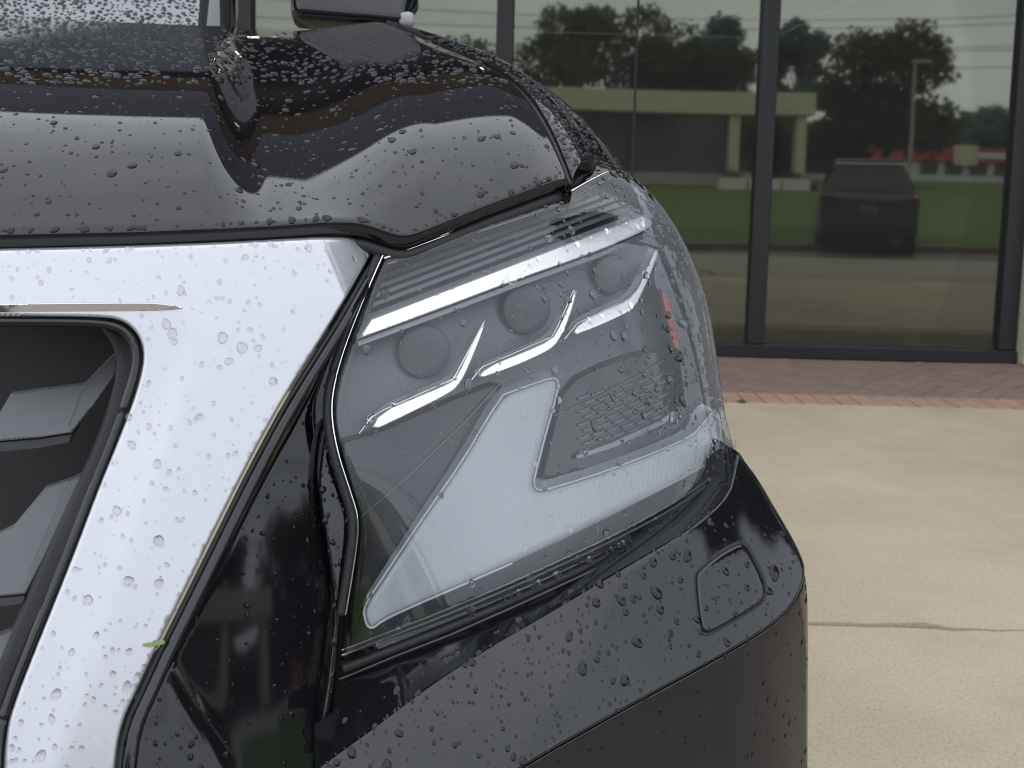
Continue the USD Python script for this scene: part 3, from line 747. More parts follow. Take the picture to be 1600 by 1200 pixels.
# ------------------------------------------------------------------ bonnet
LIP = [(-70, 365), (0, 362), (200, 358), (330, 353), (430, 348), (520, 342), (560, 343), (590, 352), (615, 362), (634, 366), (660, 356), (700, 340), (760, 316), (820, 294), (886, 271)]
lipL = LineString(LIP)
lq = np.array([lipL.interpolate(t, normalized=True).coords[0] for t in np.linspace(0, 1, 400)])
lp = hit(lq[:, 0], lq[:, 1], W_front0, -0.004)
lu, lw, lz = to_car(lp)
o_ = np.argsort(lu)
lu, lw, lz = lu[o_], lw[o_], lz[o_]
from scipy.ndimage import gaussian_filter1d
SU = 0.0024
NEXT = int(0.75 / SU)                                            # the bonnet goes on to the left, past the picture's edge
US = np.concatenate([lu[0] - SU * np.arange(NEXT, 0, -1), np.arange(lu[0], lu[-1], SU)])
WL = gaussian_filter1d(np.interp(US, lu, lw), 3, mode='nearest')
ZL = gaussian_filter1d(np.interp(US, lu, lz), 3, mode='nearest')
ZS = gaussian_filter1d(ZL, 26, mode='nearest')
def groove(u):
    u = np.asarray(u, float)
    s = lambda t: np.clip(t, 0, 1) ** 2 * (3 - 2 * np.clip(t, 0, 1))
    return s((u + 0.150) / 0.060) * (1 - 0.82 * s((u + 0.055) / 0.135))
GD = 0.043
def Pd(d, u):
    d = np.asarray(d, float)
    return 0.187 * d + 0.102 * (1 - np.exp(-d / 0.10)) - GD * groove(u) * (1 - np.exp(-d / 0.06)) * (1 - 0.85 * np.clip((d - 0.45) / 0.6, 0, 1) ** 2 * (3 - 2 * np.clip((d - 0.45) / 0.6, 0, 1)))
DR = np.concatenate([np.linspace(0, 0.2, 44), np.linspace(0.205, 0.6, 40), np.linspace(0.615, 1.2, 36)])
def bonnet_pt(ui, d):
    """ui: index (float) along US."""
    u = np.interp(ui, np.arange(len(US)), US)
    w = np.interp(ui, np.arange(len(US)), WL) + d
    zl, zs = np.interp(ui, np.arange(len(US)), ZL), np.interp(ui, np.arange(len(US)), ZS)
    zz = zs + (zl - zs) * np.exp(-d / 0.035) + Pd(d, u)
    ee = np.clip((u - (US[-1] - 0.035)) / 0.035, 0, 1)
    zz = zz - 0.004 * ee ** 2
    return u, w, zz
II, DD = np.meshgrid(np.arange(len(US)), DR)
bu, bw, bz = bonnet_pt(II, DD)
fold = []
for (dw, dz) in ((0.016, -0.016), (0.006, -0.016), (0.002, -0.0125), (-0.0005, -0.007), (-0.0012, -0.0030)):
    fold.append(from_car(US, WL + dw, ZL + dz))
top = from_car(bu, bw, bz)
# rounded turn-down along the seam with the wing
sidec = []
for (du, dz) in ((0.0018, -0.0012), (0.0026, -0.0045), (0.0026, -0.018)):
    col = top[:, -1] + du * CU + dz * CZ
    sidec.append(np.vstack([np.array([f[-1] + du * CU + dz * CZ for f in fold]), col]))
full = np.vstack([np.array(fold), top])
full = np.concatenate([full, np.stack(sidec, 1)], 1)
bon = grid_mesh(full)
bon.invert() if bon.face_normals[len(bon.faces) // 4][2] < 0 else None
hood = obj('bonnet', bon, 'black_paint', car, 50)

# wing (fender) beyond the seam: from the seam over its crest and down the side
SIL = np.array([(930, 242, 0.985), (912, 208, 1.02), (884, 172, 1.075), (836, 128, 1.20), (764, 87, 1.42), (690, 64, 1.66), (600, 44, 2.02)])
inner_edge = top[:, -1] + 0.0075 * CU + 0.002 * CZ
ysm = inner_edge[:, 1]
crest_y = np.interp(np.linspace(0, 1, len(DR)) ** 1.0, [0, 1], [0, 1])
ty = np.clip((ysm - ysm[0]) / (ysm[-1] - ysm[0]), 0, 1)
cyv = SIL[0, 2] + ty * (SIL[-1, 2] - SIL[0, 2])
from scipy.interpolate import PchipInterpolator
spx, spy = PchipInterpolator(SIL[:, 2], SIL[:, 0])(cyv), PchipInterpolator(SIL[:, 2], SIL[:, 1])(cyv)
crest = np.array([EYE + (yy / rays(a_, b_)[1]) * rays(a_, b_) for a_, b_, yy in zip(spx, spy, cyv)])
cols = [inner_edge - 0.018 * CZ - 0.001 * CU, inner_edge - 0.003 * CZ - 0.0008 * CU]
for t in np.linspace(0, 1, 12):
    P_ = inner_edge * (1 - t) + crest * t
    cols.append(P_ + np.array([0, 0, 1.0]) * (0.010 * 4 * t * (1 - t))[..., None] if False else P_ + 0.012 * math.sin(math.pi * t) * (1 - 0.6 * t) * CZ)
fall = np.clip(ty * 6, 0, 1)[:, None]
for dx_, dz_, dw_ in ((0.012, -0.003, 0.006), (0.030, -0.012, 0.012), (0.055, -0.034, 0.02), (0.085, -0.085, 0.03), (0.11, -0.16, 0.04), (0.125, -0.26, 0.05)):
    cols.append(crest + (dx_ * CU + dw_ * CW) + dz_ * CZ)
Wg = np.stack(cols, 1)
front0 = Wg[:1] + 0.012 * CW - 0.02 * CZ
front1 = Wg[:1] + 0.002 * CW - 0.006 * CZ
Wg = np.vstack([front0, front1, Wg])
wg = grid_mesh(Wg)
if wg.face_normals[(len(cols) - 1) * 2 * 20 + 8][2] < 0:
    wg.invert()
wing = obj('wing', wg, 'black_paint', car, 50)
seam_pts = top[:, -1] + 0.0045 * CU - 0.006 * CZ
obj('bonnet_gasket', tube(seam_pts[::2], 0.003, 8), 'rubber', car, True)
lipg = np.array([from_car(np.array([a]), b + 0.010, c - 0.022)[0] for a, b, c in zip(US[::3], WL[::3], ZL[::3])])
obj('bonnet_gasket', tube(lipg, 0.006, 8), 'rubber', car, True)

# cowl, windscreen and door mirror at the rear of the bonnet
rear = top[-1]
cowl = np.stack([rear + 0.002 * CW - 0.004 * CZ, rear + 0.03 * CW - 0.012 * CZ, rear + 0.09 * CW - 0.015 * CZ], 0)
obj('cowl', grid_mesh(cowl[::-1]), 'dark_plastic', car, True)
_d = rear - EYE
_px = PX0 + FPX * (_d @ Rt) / (_d @ Fw)
A_ = rear[_px < 318][::3] + 0.05 * CW - 0.006 * CZ
ws = np.stack([A_ + t * (0.80 * CW + 0.56 * CZ) for t in np.linspace(0, 0.8, 8)], 0)
plain('screen_glass', (0.01, 0.011, 0.012), 0.02, ior=2.2)
obj('windscreen', grid_mesh(ws[::-1]), 'screen_glass', car, True)
obj('screen_pillar', tube(np.array([ws[0][-1] + 0.03 * CU + t * (0.80 * CW + 0.56 * CZ) - 0.03 * CZ for t in np.linspace(-0.12, 0.8, 8)]), 0.045, 12), 'black_paint', car, True)
def mb(c, sx, sy, sz, r=0.3):
    m_ = trimesh.creation.icosphere(3)
    v = m_.vertices
    v = np.sign(v) * np.abs(v) ** 0.55
    m_.vertices = v * [sx, sy, sz]
    T_ = np.eye(4); T_[:3, 0], T_[:3, 1], T_[:3, 2], T_[:3, 3] = CU, CW, CZ, c
    m_.apply_transform(T_)
    return m_
mc = EYE + 2.35 * rays(556.0, -12.0)
mpts = []
for lx_, lz_, ly_ in ((-0.150, 0.10, 0.05), (0.145, 0.095, 0.05), (-0.152, -0.070, 0.01), (0.120, -0.075, 0.0), (-0.13, -0.082, 0.03), (0.10, -0.085, 0.02), (-0.145, 0.09, 0.13), (0.12, 0.085, 0.13), (-0.14, -0.07, 0.13), (0.11, -0.07, 0.13), (0.150, -0.03, 0.02)):
    for e in trimesh.creation.icosphere(2, 0.030).vertices:
        mpts.append(mc + lx_ * 0.9 * CU + lz_ * 0.86 * CZ + (ly_ - 0.03) * CW + e)
dm = obj('door_mirror', trimesh.convex.convex_hull(np.array(mpts)), 'black_paint', car, 30)
obj('indicator_lamp', mb(mc + 0.122 * CU - 0.066 * CZ - 0.02 * CW, 0.028, 0.04, 0.020), 'lamp_clear', dm, True)
obj('mirror_arm', mb(mc + 0.10 * CU - 0.125 * CZ + 0.03 * CW, 0.06, 0.04, 0.045), 'dark_plastic', dm, True)

# ------------------------------------------------------------------ bumper
RIDGE = [(516, 1184), (590, 1132), (660, 1078), (760, 1013), (860, 956), (960, 896), (1060, 838), (1110, 800), (1150, 752)]
def sweep_b(u):
    u = np.asarray(u, float)
    return 0.42 * np.maximum(u, 0) ** 2 + 32 * np.maximum(u - 0.44, 0) ** 3
def W_bt(u, z):
    return -0.006 + 0.39 * (z - 1.14) + sweep_b(u)
rq = np.array(RIDGE, float)
rp3 = hit(rq[:, 0], rq[:, 1], W_bt)
ru, rw, rz = to_car(rp3)
pz = np.polyfit(ru, rz, 2)
def W_face(u, z):
    zr = np.polyval(pz, np.clip(u, -0.3, 0.5))
    return W_bt(u, zr) + 0.78 * (z - zr)
CREASE = [(770, 1230), (820, 1196), (900, 1150), (1000, 1094), (1100, 1040), (1180, 994), (1224, 962), (1250, 926), (1258, 890)]
FACE = [(500, 1196, 1)] + RIDGE[1:8] + [(1138, 770), (1146, 735), (1152, 702), (1166, 724), (1182, 744), (1210, 792), (1236, 836), (1252, 868), (1259, 892)] + CREASE[::-1][1:] + [(770, 1240, 1), (500, 1240, 1)]
face = panel('bumper', FACE, W_face, 'black_paint', car, r=0.003, depth=0.05, step=8, soft=1)
BP = face.prim
cq = np.array(CREASE, float)
cp3 = hit(cq[:, 0], cq[:, 1], W_face)
cu_, cw_, cz_ = to_car(cp3)
pc = np.polyfit(cu_, cz_, 3)
def W_low(u, z):
    uc = np.clip(u, -0.05, 0.62)
    zc = np.polyval(pc, uc)
    return W_face(u, np.polyval(pc, uc)) + 0.004 + 0.03 * (z - zc)
low = panel('lower_panel', [(p[0], p[1] + 1) for p in CREASE[::-1]] + [(560, 1700, 1), (1255, 1700, 1), (1262, 1290), (1263, 1000), (1262, 930)], W_low, 'black_paint', BP, r=0.0025, depth=0.05, step=9, soft=1)
# shelf between headlight and bumper ridge
ledge_top = np.array([(530, 1062), (620, 1025), (700, 994), (800, 950), (900, 904), (980, 866), (1050, 828), (1108, 790), (1146, 752)], float)
lt = hit(ledge_top[:, 0], ledge_top[:, 1], W_lens, 0.006)
t_ = np.linspace(0, 1, 60)
t_ = np.linspace(0, 0.93, 60)
ltr = np.array([np.interp(t_, np.linspace(0, 1, len(lt)), gaussian_filter1d(lt[:, k], 0.5)) for k in range(3)]).T
rf = hit(rq[:, 0], rq[:, 1], W_face, 0.001)
rtr = np.array([np.interp(t_, np.linspace(0, 1, len(rf)), rf[:, k]) for k in range(3)]).T
rowsl = []
for s_ in np.linspace(0, 1, 14):
    sag = 4 * s_ * (1 - s_)
    rowsl.append(ltr * (1 - s_) + rtr * s_ + sag * (0.0015 * CW - 0.001 * CZ) * np.linspace(1, 0.2, 60)[:, None])
shelf = grid_mesh(np.array(rowsl))
obj('bumper_shelf', shelf, 'black_paint', BP, True)
seam('bumper_edge', [(a, b) for a, b in ledge_top], lambda u, z: W_lens(u, z), 0.0016, 'black_paint', BP, off=0.002)
# square cover cap
CAP = [(1087, 905), (1090, 893), (1120, 868), (1152, 850), (1164, 850), (1178, 872), (1193, 905), (1196, 926), (1190, 942), (1150, 966), (1112, 988), (1100, 988), (1094, 970)]
panel('cap_surround', [((a - 1142) * 1.07 + 1142, (b - 918) * 1.09 + 918) for a, b in CAP], W_face, 'dark_plastic', BP, off=-0.0006, r=0.001, depth=0.004, step=6, soft=2)
cap = panel('cover_cap', CAP, W_face, 'black_paint', BP, off=-0.0045, r=0.0035, depth=0.006, step=5, soft=2)
# body side behind the front corner, out of the photograph's sight
flank = []
for w_ in np.linspace(0.0, 1.5, 16):
    col = []
    for z_ in (0.45, 0.6, 0.8, 0.95, 1.08):
        uu = 0.47 + 0.10 * min(1, w_ / 0.5)
        col.append(from_car(np.array([uu]), 0.45 + w_, z_)[0])
    flank.append(col)
obj('body_side', grid_mesh(np.array(flank)), 'black_paint', car, True)
cyl = trimesh.creation.cylinder(0.40, 0.26, sections=40)
T_ = np.eye(4); T_[:3, 0], T_[:3, 1], T_[:3, 2] = CW, CZ, CU
T_[:3, 3] = from_car(np.array([0.36]), 0.98, 0.40)[0]
cyl.apply_transform(T_)
obj('wheel', cyl, 'tyre', car, 40)

# ------------------------------------------------------------------ what stands across the drive (seen in the glass)
def mirror_pt(px, py, Yv):
    """The place across the drive whose image in the glass wall appears on this sight line at virtual distance Yv."""
    d = rays(px, py)
    p = EYE + d * (Yv / d[1])
    return np.array([p[0], 2 * WY - p[1], p[2]])

# a parked SUV on the drive, seen from behind
def loft(sections):
    return grid_mesh(np.array(sections))
sp_ = mirror_pt(1342, 385, 18.6)
sx, sy = float(sp_[0]), float(sp_[1])
suv = thing('parked_suv', 'dark SUV parked on the drive, mirrored in the middle glass pane', 'car', (sx, sy, float(zg(sy)) - 0.085), math.radians(18))
prof_y = [0.0, 0.03, 0.25, 0.9, 2.4, 2.9, 3.6, 4.35, 4.5, 4.52]
def section(yy, hw, z0, z1, zt, ht):
    # half width hw from z0 to z1 (waist), roof half width ht at zt
    return [(-hw * 0.94, yy, z0), (-hw, yy, z0 + 0.12), (-hw, yy, z1 - 0.1), (-hw * 0.97, yy, z1), (-ht, yy, zt), (ht, yy, zt), (hw * 0.97, yy, z1), (hw, yy, z1 - 0.1), (hw, yy, z0 + 0.12), (hw * 0.94, yy, z0)]
# y runs towards the building: its rear faces the glass
UsdGeom.Xformable(suv).AddScaleOp().Set(Gf.Vec3f(0.95, 1.0, 1.10))
secs = [section(2.18, 0.80, 0.42, 0.95, 0.96, 0.78), section(2.16, 0.88, 0.34, 1.00, 1.02, 0.84), section(2.02, 0.925, 0.30, 1.04, 1.10, 0.80), section(1.75, 0.93, 0.28, 1.05, 1.56, 0.62), section(1.35, 0.93, 0.28, 1.05, 1.66, 0.60), section(0.2, 0.93, 0.28, 1.04, 1.68, 0.60), section(-0.5, 0.93, 0.28, 1.03, 1.60, 0.60), section(-1.2, 0.92, 0.28, 1.02, 1.06, 0.72), section(-2.1, 0.86, 0.30, 0.92, 0.94, 0.7), section(-2.3, 0.74, 0.40, 0.78, 0.80, 0.6)]
body = loft(secs)
body.invert() if body.face_normals[8][2] < 0 and False else None
obj('body', body, 'dark_car_paint', suv, 30)
cap_ = trimesh.convex.convex_hull(np.array(secs[0] + [(p[0], p[1] - 0.01, p[2]) for p in secs[0]]))
obj('tailgate', cap_, 'dark_car_paint', suv)
obj('rear_bumper', bevel_box(-0.84, 0.84, 2.12, 2.26, 0.36, 0.62, 0.04), 'dark_plastic', suv)
rw_ = trimesh.convex.convex_hull(np.array([(-0.70, 2.035, 1.10), (0.70, 2.035, 1.10), (0.57, 1.79, 1.53), (-0.57, 1.79, 1.53), (-0.70, 2.015, 1.10), (0.70, 2.015, 1.10), (0.57, 1.77, 1.53), (-0.57, 1.77, 1.53)]) + [0, 0.012, 0.01])
obj('rear_window', rw_, 'dark_car_glass', suv)
obj('roof_spoiler', bevel_box(-0.6, 0.6, 1.66, 1.86, 1.60, 1.645, 0.015), 'dark_car_paint', suv)
for s_ in (-1, 1):
    obj('tail_lamp', bevel_box(min(s_ * 0.60, s_ * 0.90), max(s_ * 0.60, s_ * 0.90), 2.05, 2.19, 0.90, 1.03, 0.02), 'tail_red', suv)
    sw_ = trimesh.convex.convex_hull(np.array([(s_ * 0.905, yy, zz_) if zz_ < 1.3 else (s_ * 0.66, yy, zz_) for yy, zz_ in ((1.6, 1.10), (-0.95, 1.08), (1.3, 1.56), (-0.35, 1.53))] + [(s_ * 0.80, 0.4, 1.2)]))
    obj('side_window', sw_, 'dark_car_glass', suv)
    obj('side_mirror', bevel_box(min(s_ * 0.93, s_ * 1.10), max(s_ * 0.93, s_ * 1.10), -0.72, -0.62, 1.02, 1.16, 0.03), 'dark_car_paint', suv)
    for yy in (1.35, -1.4):
        c_ = trimesh.creation.cylinder(0.36, 0.23, sections=32)
        c_.apply_transform(trimesh.transformations.rotation_matrix(math.pi / 2, [0, 1, 0]))
        c_.apply_translation([s_ * 0.82, yy, 0.36])
        wh = obj('wheel', c_, 'tyre', suv, 40)
        c_ = trimesh.creation.cylinder(0.24, 0.02, sections=24)
        c_.apply_transform(trimesh.transformations.rotation_matrix(math.pi / 2, [0, 1, 0]))
        c_.apply_translation([s_ * 0.94, yy, 0.36])
        obj('rim', c_, 'alloy', wh, 40)
obj('number_plate', bevel_box(-0.16, 0.16, 2.182, 2.192, 0.72, 0.87, 0.004), 'plate_white', suv)

# low cream-roofed building on the lawn
lb_r = mirror_pt(1262, 292, 40.0)
lbx1, lby = float(lb_r[0]), float(lb_r[1])
lbx0 = float(mirror_pt(560, 292, 40.0)[0])
zb = float(zg(lby)) + 0.03
zt_ = float(mirror_pt(1262, 148, 40.0)[2])
low_b = thing('low_building', 'low cream-roofed building with dark glazed walls across the lawn', 'building')
obj('roof_band', bevel_box(lbx0, lbx1, lby - 9, lby + 0.5, zt_ - 0.95, zt_, 0.03), 'cream_wall', low_b)
obj('wall', bx(lbx0 + 0.4, lbx1 - 3.4, lby - 8.8, lby - 0.3, zb, zt_ - 0.952), 'store_glass', low_b)
for cxp in (lbx1 - 0.5, lbx1 - 3.2):
    obj('column', bevel_box(cxp - 0.22, cxp + 0.22, lby - 0.25, lby + 0.3, zb, zt_ - 0.953, 0.02), 'cream_wall', low_b)
for k in range(8):
    xk = lbx0 + 1.0 + k * 1.55
    if xk < lbx1 - 3.6:
        obj('window_post', bx(xk, xk + 0.09, lby - 0.298, lby - 0.24, zb, zt_ - 0.955), 'frame_bronze', low_b)
obj('wall', bx(lbx0 + 0.4, lbx1 - 3.45, lby - 0.295, lby - 0.22, zb, zb + 0.55), 'interior_dark', low_b)
# pale planters before it
for k, (pxx, lab) in enumerate(((1150, 'pale stone planter at the left before the low building'), (1196, 'pale stone planter in the middle before the low building'), (1240, 'pale stone planter at the right before the low building'))):
    q_ = mirror_pt(pxx, 300, 37.5)
    t_ = thing('planter', lab, 'planter', (float(q_[0]), float(q_[1]), float(zg(q_[1]))))
    obj('box', bevel_box(-0.55, 0.55, -0.3, 0.3, 0.0, 0.5, 0.03), 'store_white', t_)
    lv = rng.normal(0, 1, (260, 3)) * [0.24, 0.13, 0.11] + [0, 0, 0.6]
    nn = rng.normal(size=(260, 3)); nn /= np.linalg.norm(nn, axis=1, keepdims=True)
    aa = np.cross(nn, rng.normal(size=(260, 3))); aa /= np.linalg.norm(aa, axis=1, keepdims=True)
    v_ = np.stack([lv - aa * 0.07, lv + nn * 0.05, lv + aa * 0.07], 1).reshape(-1, 3)
    obj('foliage', trimesh.Trimesh(v_, np.arange(780).reshape(-1, 3), process=False), 'leaf_mid', t_)

# red and white store far off
st0, st1 = mirror_pt(1422, 292, 62.0), mirror_pt(1640, 292, 62.0)
zs_ = float(zg(st0[1]))
ztop = float(mirror_pt(1500, 230, 62.0)[2])
store = thing('store', 'far store with red roof band and white walls', 'building')
sy_ = float(st0[1])
sx0, sx1 = float(st0[0]), float(st1[0])
obj('wall', bx(sx0, sx1, sy_ - 12, sy_, zs_, ztop - 1.0), 'store_white', store)
obj('roof_band', bx(sx0 - 0.2, sx0 + 2.6, sy_ - 12.2, sy_ + 0.3, ztop - 0.998, ztop), 'store_red', store)
obj('roof_band', bx(sx0 + 2.605, sx1 + 0.2, sy_ - 12.2, sy_ + 0.3, ztop - 0.998, ztop), 'store_red', store)
obj('sign_board', bx(sx0 + 2.7, sx0 + 4.3, sy_ + 0.302, sy_ + 0.45, ztop - 1.25, ztop + 0.15), 'cream_wall', store)
obj('roof_stripe', bx(sx0 + 4.4, sx1, sy_ + 0.302, sy_ + 0.36, ztop - 0.75, ztop - 0.3), 'store_white', store)
for k in range(5):
    xk = sx0 + 0.6 + k * 1.7
    obj('window', bx(xk, xk + 1.2, sy_ + 0.002, sy_ + 0.06, zs_ + 0.5, zs_ + 1.7), 'store_glass', store)

# street pole, utility poles and wires
def pole(px_b, px_t, py_t, Yv, r, label, name='street_pole', cat='pole', mt='pole_grey'):
    b_, t2 = mirror_pt(px_b, 300, Yv), mirror_pt(px_t, py_t, Yv)
    t_ = thing(name, label, cat)
    obj('shaft', tube(np.array([[b_[0], b_[1], zg(b_[1])], [t2[0], t2[1], t2[2] * 0.5], [t2[0], t2[1], t2[2]]]), [r, r * 0.85, r * 0.6], 12), mt, t_, True)
    return t_, t2
t_, tp_ = pole(1418, 1431, 98, 30.0, 0.075, 'slim grey light pole on the lawn beside the round dark tree')
obj('lamp_head', bevel_box(tp_[0] - 0.08, tp_[0] + 0.5, tp_[1] - 0.1, tp_[1] + 0.1, tp_[2] - 0.02, tp_[2] + 0.08, 0.02), 'pole_grey', t_)
wy = -38.0
pl = []
for k, xx in enumerate((-22.0, 34.0)):
    t_ = thing('utility_pole', ('wooden utility pole at the left end of the wires', 'wooden utility pole at the right end of the wires')[k], 'pole', (xx, wy, float(zg(wy))))
    obj('shaft', tube(np.array([[0, 0, 0], [0, 0, 6.0], [0, 0, 12.5]]), [0.17, 0.15, 0.12], 10), 'bark', t_, True)
    obj('crossarm', bevel_box(-0.06, 0.06, -1.2, 1.2, 11.4, 11.55, 0.01), 'bark', t_)
for k, (zz_, dy, sag) in enumerate(((11.9, 0.0, 0.7), (11.6, -1.1, 0.9), (11.6, 1.1, 0.8), (10.2, 0.1, 1.1), (9.4, 0.1, 0.9), (8.6, 0.15, 1.2), (8.2, 0.15, 0.8), (6.9, 0.12, 0.6))):
    t = np.linspace(0, 1, 40)
    P_ = np.stack([-22 + 56 * t, np.full(40, wy + dy), zz_ - sag * 4 * t * (1 - t) + (0.8 * (t - 0.5) if k % 3 == 1 else 0)], -1)
    tag(obj('overhead_wire', tube(P_, 0.022, 5), 'wire_black'), ['black overhead wire strung highest between the two utility poles', 'black overhead wire second from the top, sloping up to the right', 'black overhead wire on the near end of the crossarm', 'black overhead wire just below the crossarm', 'black overhead wire in the middle of the bundle, sloping up', 'thick black overhead wire low in the bundle', 'black overhead wire second from the bottom', 'black overhead wire hanging lowest of all'][k], 'wire', 'overhead wires beyond the lawn')

# trees: a tapered trunk with limbs and a crown of leaf clumps
def make_tree(name, label, base, h, rx, mt, seed, n=5200, blobs=11, leaf=0.16, low=0.25, group=None, lean=0.0):
    r_ = np.random.default_rng(seed)
    t_ = thing(name, label, 'tree', base, 0, group)
    tr = [tube(np.array([[0, lean, -0.2], [0.05, lean * 0.8, h * 0.3], [0.1, 0.05 + lean * 0.1, h * 0.62], [0.1, 0, h * 0.85]]), [0.045 * rx + 0.09, 0.035 * rx + 0.06, 0.05 + 0.015 * rx, 0.03], 8)]
    cs = []
    for k in range(blobs):
        zz_ = h * r_.uniform(low + 0.12, 0.86)
        env_ = math.sin(math.pi * np.clip((zz_ / h - low + 0.12) / (1.06 - low + 0.12), 0.05, 1)) ** 0.6
        a_, q_ = r_.uniform(0, 6.283), rx * env_ * math.sqrt(r_.uniform(0.05, 1)) * 0.72
        c_ = np.array([q_ * math.cos(a_), q_ * math.sin(a_), zz_])
        cs.append((c_, rx * r_.uniform(0.34, 0.52)))
        tr.append(tube(np.array([[0.08, 0.02 + lean * 0.25, max(h * (0.2 if not lean else 0.5), zz_ - q_ - h * 0.12)], c_ * [0.5, 0.5, 1] - [0, 0, q_ * 0.3], c_]), [0.05 + 0.01 * rx, 0.04, 0.015], 5))
    obj('trunk', cat_m(tr), 'bark', t_)
    pts = []
    for c_, rr in cs:
        k = n // blobs
        d = r_.normal(size=(k, 3)); d /= np.linalg.norm(d, axis=1, keepdims=True)
        rad = rr * r_.uniform(0.25, 1, (k, 1)) ** 0.45 * (0.75 + 0.5 * meshkit.noise(d * 2.3 + c_, seed)[:, None])
        pts.append(c_ + d * rad * [1, 1, 0.82])
    pts = np.vstack(pts)
    nn = r_.normal(size=(len(pts), 3)); nn /= np.linalg.norm(nn, axis=1, keepdims=True)
    a_ = np.cross(nn, r_.normal(size=(len(pts), 3))); a_ /= np.linalg.norm(a_, axis=1, keepdims=True)
    b_ = np.cross(nn, a_)
    sz = (leaf * r_.uniform(0.6, 1.4, len(pts)))[:, None]
    v = np.stack([pts - a_ * sz, pts + b_ * sz * 0.6, pts + a_ * sz, pts - b_ * sz * 0.6], 1).reshape(-1, 3)
    i = np.arange(len(pts))[:, None] * 4
    f = np.vstack([i + [0, 1, 2], i + [0, 2, 3]])
    obj('crown', trimesh.Trimesh(v, f, process=False), mt, t_)
def tree_at(px, py_top, Yv, half_px, *args, **kw):
    b_, t2 = mirror_pt(px, 290, Yv), mirror_pt(px, py_top, Yv)
    z0 = float(zg(b_[1]))
    name, label, mt, seed = args
    make_tree(name, label, (float(b_[0]), float(b_[1]), z0), float(t2[2] - z0), half_px / FPX * Yv, mt, seed, **kw)
tree_at(1378, 36, 46.0, 112, 'dark_tree', 'big round dark tree beyond the lawn between pole and low building', 'leaf_dark', 11, n=9000, blobs=16, leaf=0.17, low=0.22)
tree_at(1300, 120, 50.0, 70, 'dark_tree', 'smaller dark tree at the left foot of the big round tree', 'leaf_dark', 12, n=5000, low=0.1)
tree_at(1110, 5, 60.0, 62, 'blue_tree', 'tall bluish tree above the low building roof', 'leaf_blue', 13, n=5000, blobs=12, leaf=0.2, low=0.25)
tree_at(1235, 0, 75.0, 52, 'blue_tree', 'tall bluish tree behind the mullion right of the low building', 'leaf_blue', 14, n=5000, leaf=0.24)
tree_at(1545, 140, 80.0, 60, 'blue_tree', 'low bluish tree behind the far store', 'leaf_blue', 15, n=4000, leaf=0.22, low=0.1)
tree_at(1010, 5, 54.0, 105, 'green_tree', 'broad green tree behind the middle of the low building', 'leaf_mid', 16, n=7000, blobs=14, leaf=0.18, low=0.1)
tree_at(895, -25, 52.0, 100, 'green_tree', 'tall green tree behind the left half of the low building', 'leaf_mid', 17, n=7000, blobs=14, leaf=0.18, low=0.1)
tree_at(1110, 60, 52.0, 95, 'dark_tree', 'wide low dark tree directly behind the low building', 'leaf_dark', 18, n=7000, blobs=14, leaf=0.18, low=0.05)
tree_at(775, 20, 55.0, 95, 'green_tree', 'green tree at the left behind the left mullion', 'leaf_mid', 19, n=6000, blobs=12, leaf=0.18, low=0.05)
tree_at(680, 45, 50.0, 80, 'dark_tree', 'dark tree at the far left end of the lawn', 'leaf_dark', 20, n=6000, blobs=12, leaf=0.18, low=0.05)
tree_at(560, 20, 58.0, 90, 'green_tree', 'green tree beyond the left end of the low building', 'leaf_mid', 21, n=6000, leaf=0.2, low=0.05)
tree_at(1230, 175, 56.0, 60, 'dark_tree', 'low dark bush-like tree right of the low building', 'leaf_dark', 22, n=5000, leaf=0.18, low=0.0)
tree_at(1700, 110, 70.0, 110, 'green_tree', 'green tree to the right of the far store', 'leaf_mid', 23, n=6000, leaf=0.22, low=0.05)
make_tree('green_tree', 'low dense green tree at the right end of the brick paving', (10.6, 3.7, 0.0), 10.0, 3.1, 'leaf_mid', 30, n=26000, blobs=22, leaf=0.16, low=0.02)
make_tree('green_tree', 'tall leaning green tree with a bare trunk right of the drive', (9.5, -0.5, 0.0), 11.5, 1.8, 'leaf_mid', 31, n=16000, blobs=18, leaf=0.16, low=0.46, lean=1.6)
# far wooded skyline that closes the view on every side
def far_wood():
    r_ = np.random.default_rng(5)
    n = 26000
    a_ = r_.uniform(0, 2 * np.pi, n)
    R_ = r_.uniform(110, 150, n)
    top_ = 5.5 + 5.0 * meshkit.fbm(np.stack([np.cos(a_) * 9, np.sin(a_) * 9, a_ * 0], -1), 4, 8)
    z_ = top_ * r_.uniform(0, 1, n) ** 0.7
    pts = np.stack([R_ * np.sin(a_), R_ * np.cos(a_), z_], -1)
    nn = r_.normal(size=(n, 3)); nn /= np.linalg.norm(nn, axis=1, keepdims=True)
    q = np.cross(nn, r_.normal(size=(n, 3))); q /= np.linalg.norm(q, axis=1, keepdims=True)
    b_ = np.cross(nn, q)
    sz = r_.uniform(0.7, 1.7, n)[:, None]
    v = np.stack([pts - q * sz, pts + b_ * sz * 0.7, pts + q * sz, pts - b_ * sz * 0.7], 1).reshape(-1, 3)
    i = np.arange(n)[:, None] * 4
    return trimesh.Trimesh(v, np.vstack([i + [0, 1, 2], i + [0, 2, 3]]), process=False)
tag(obj('woodland', far_wood(), 'leaf_mid'), 'far belt of woodland along the skyline', 'trees', kind='stuff')

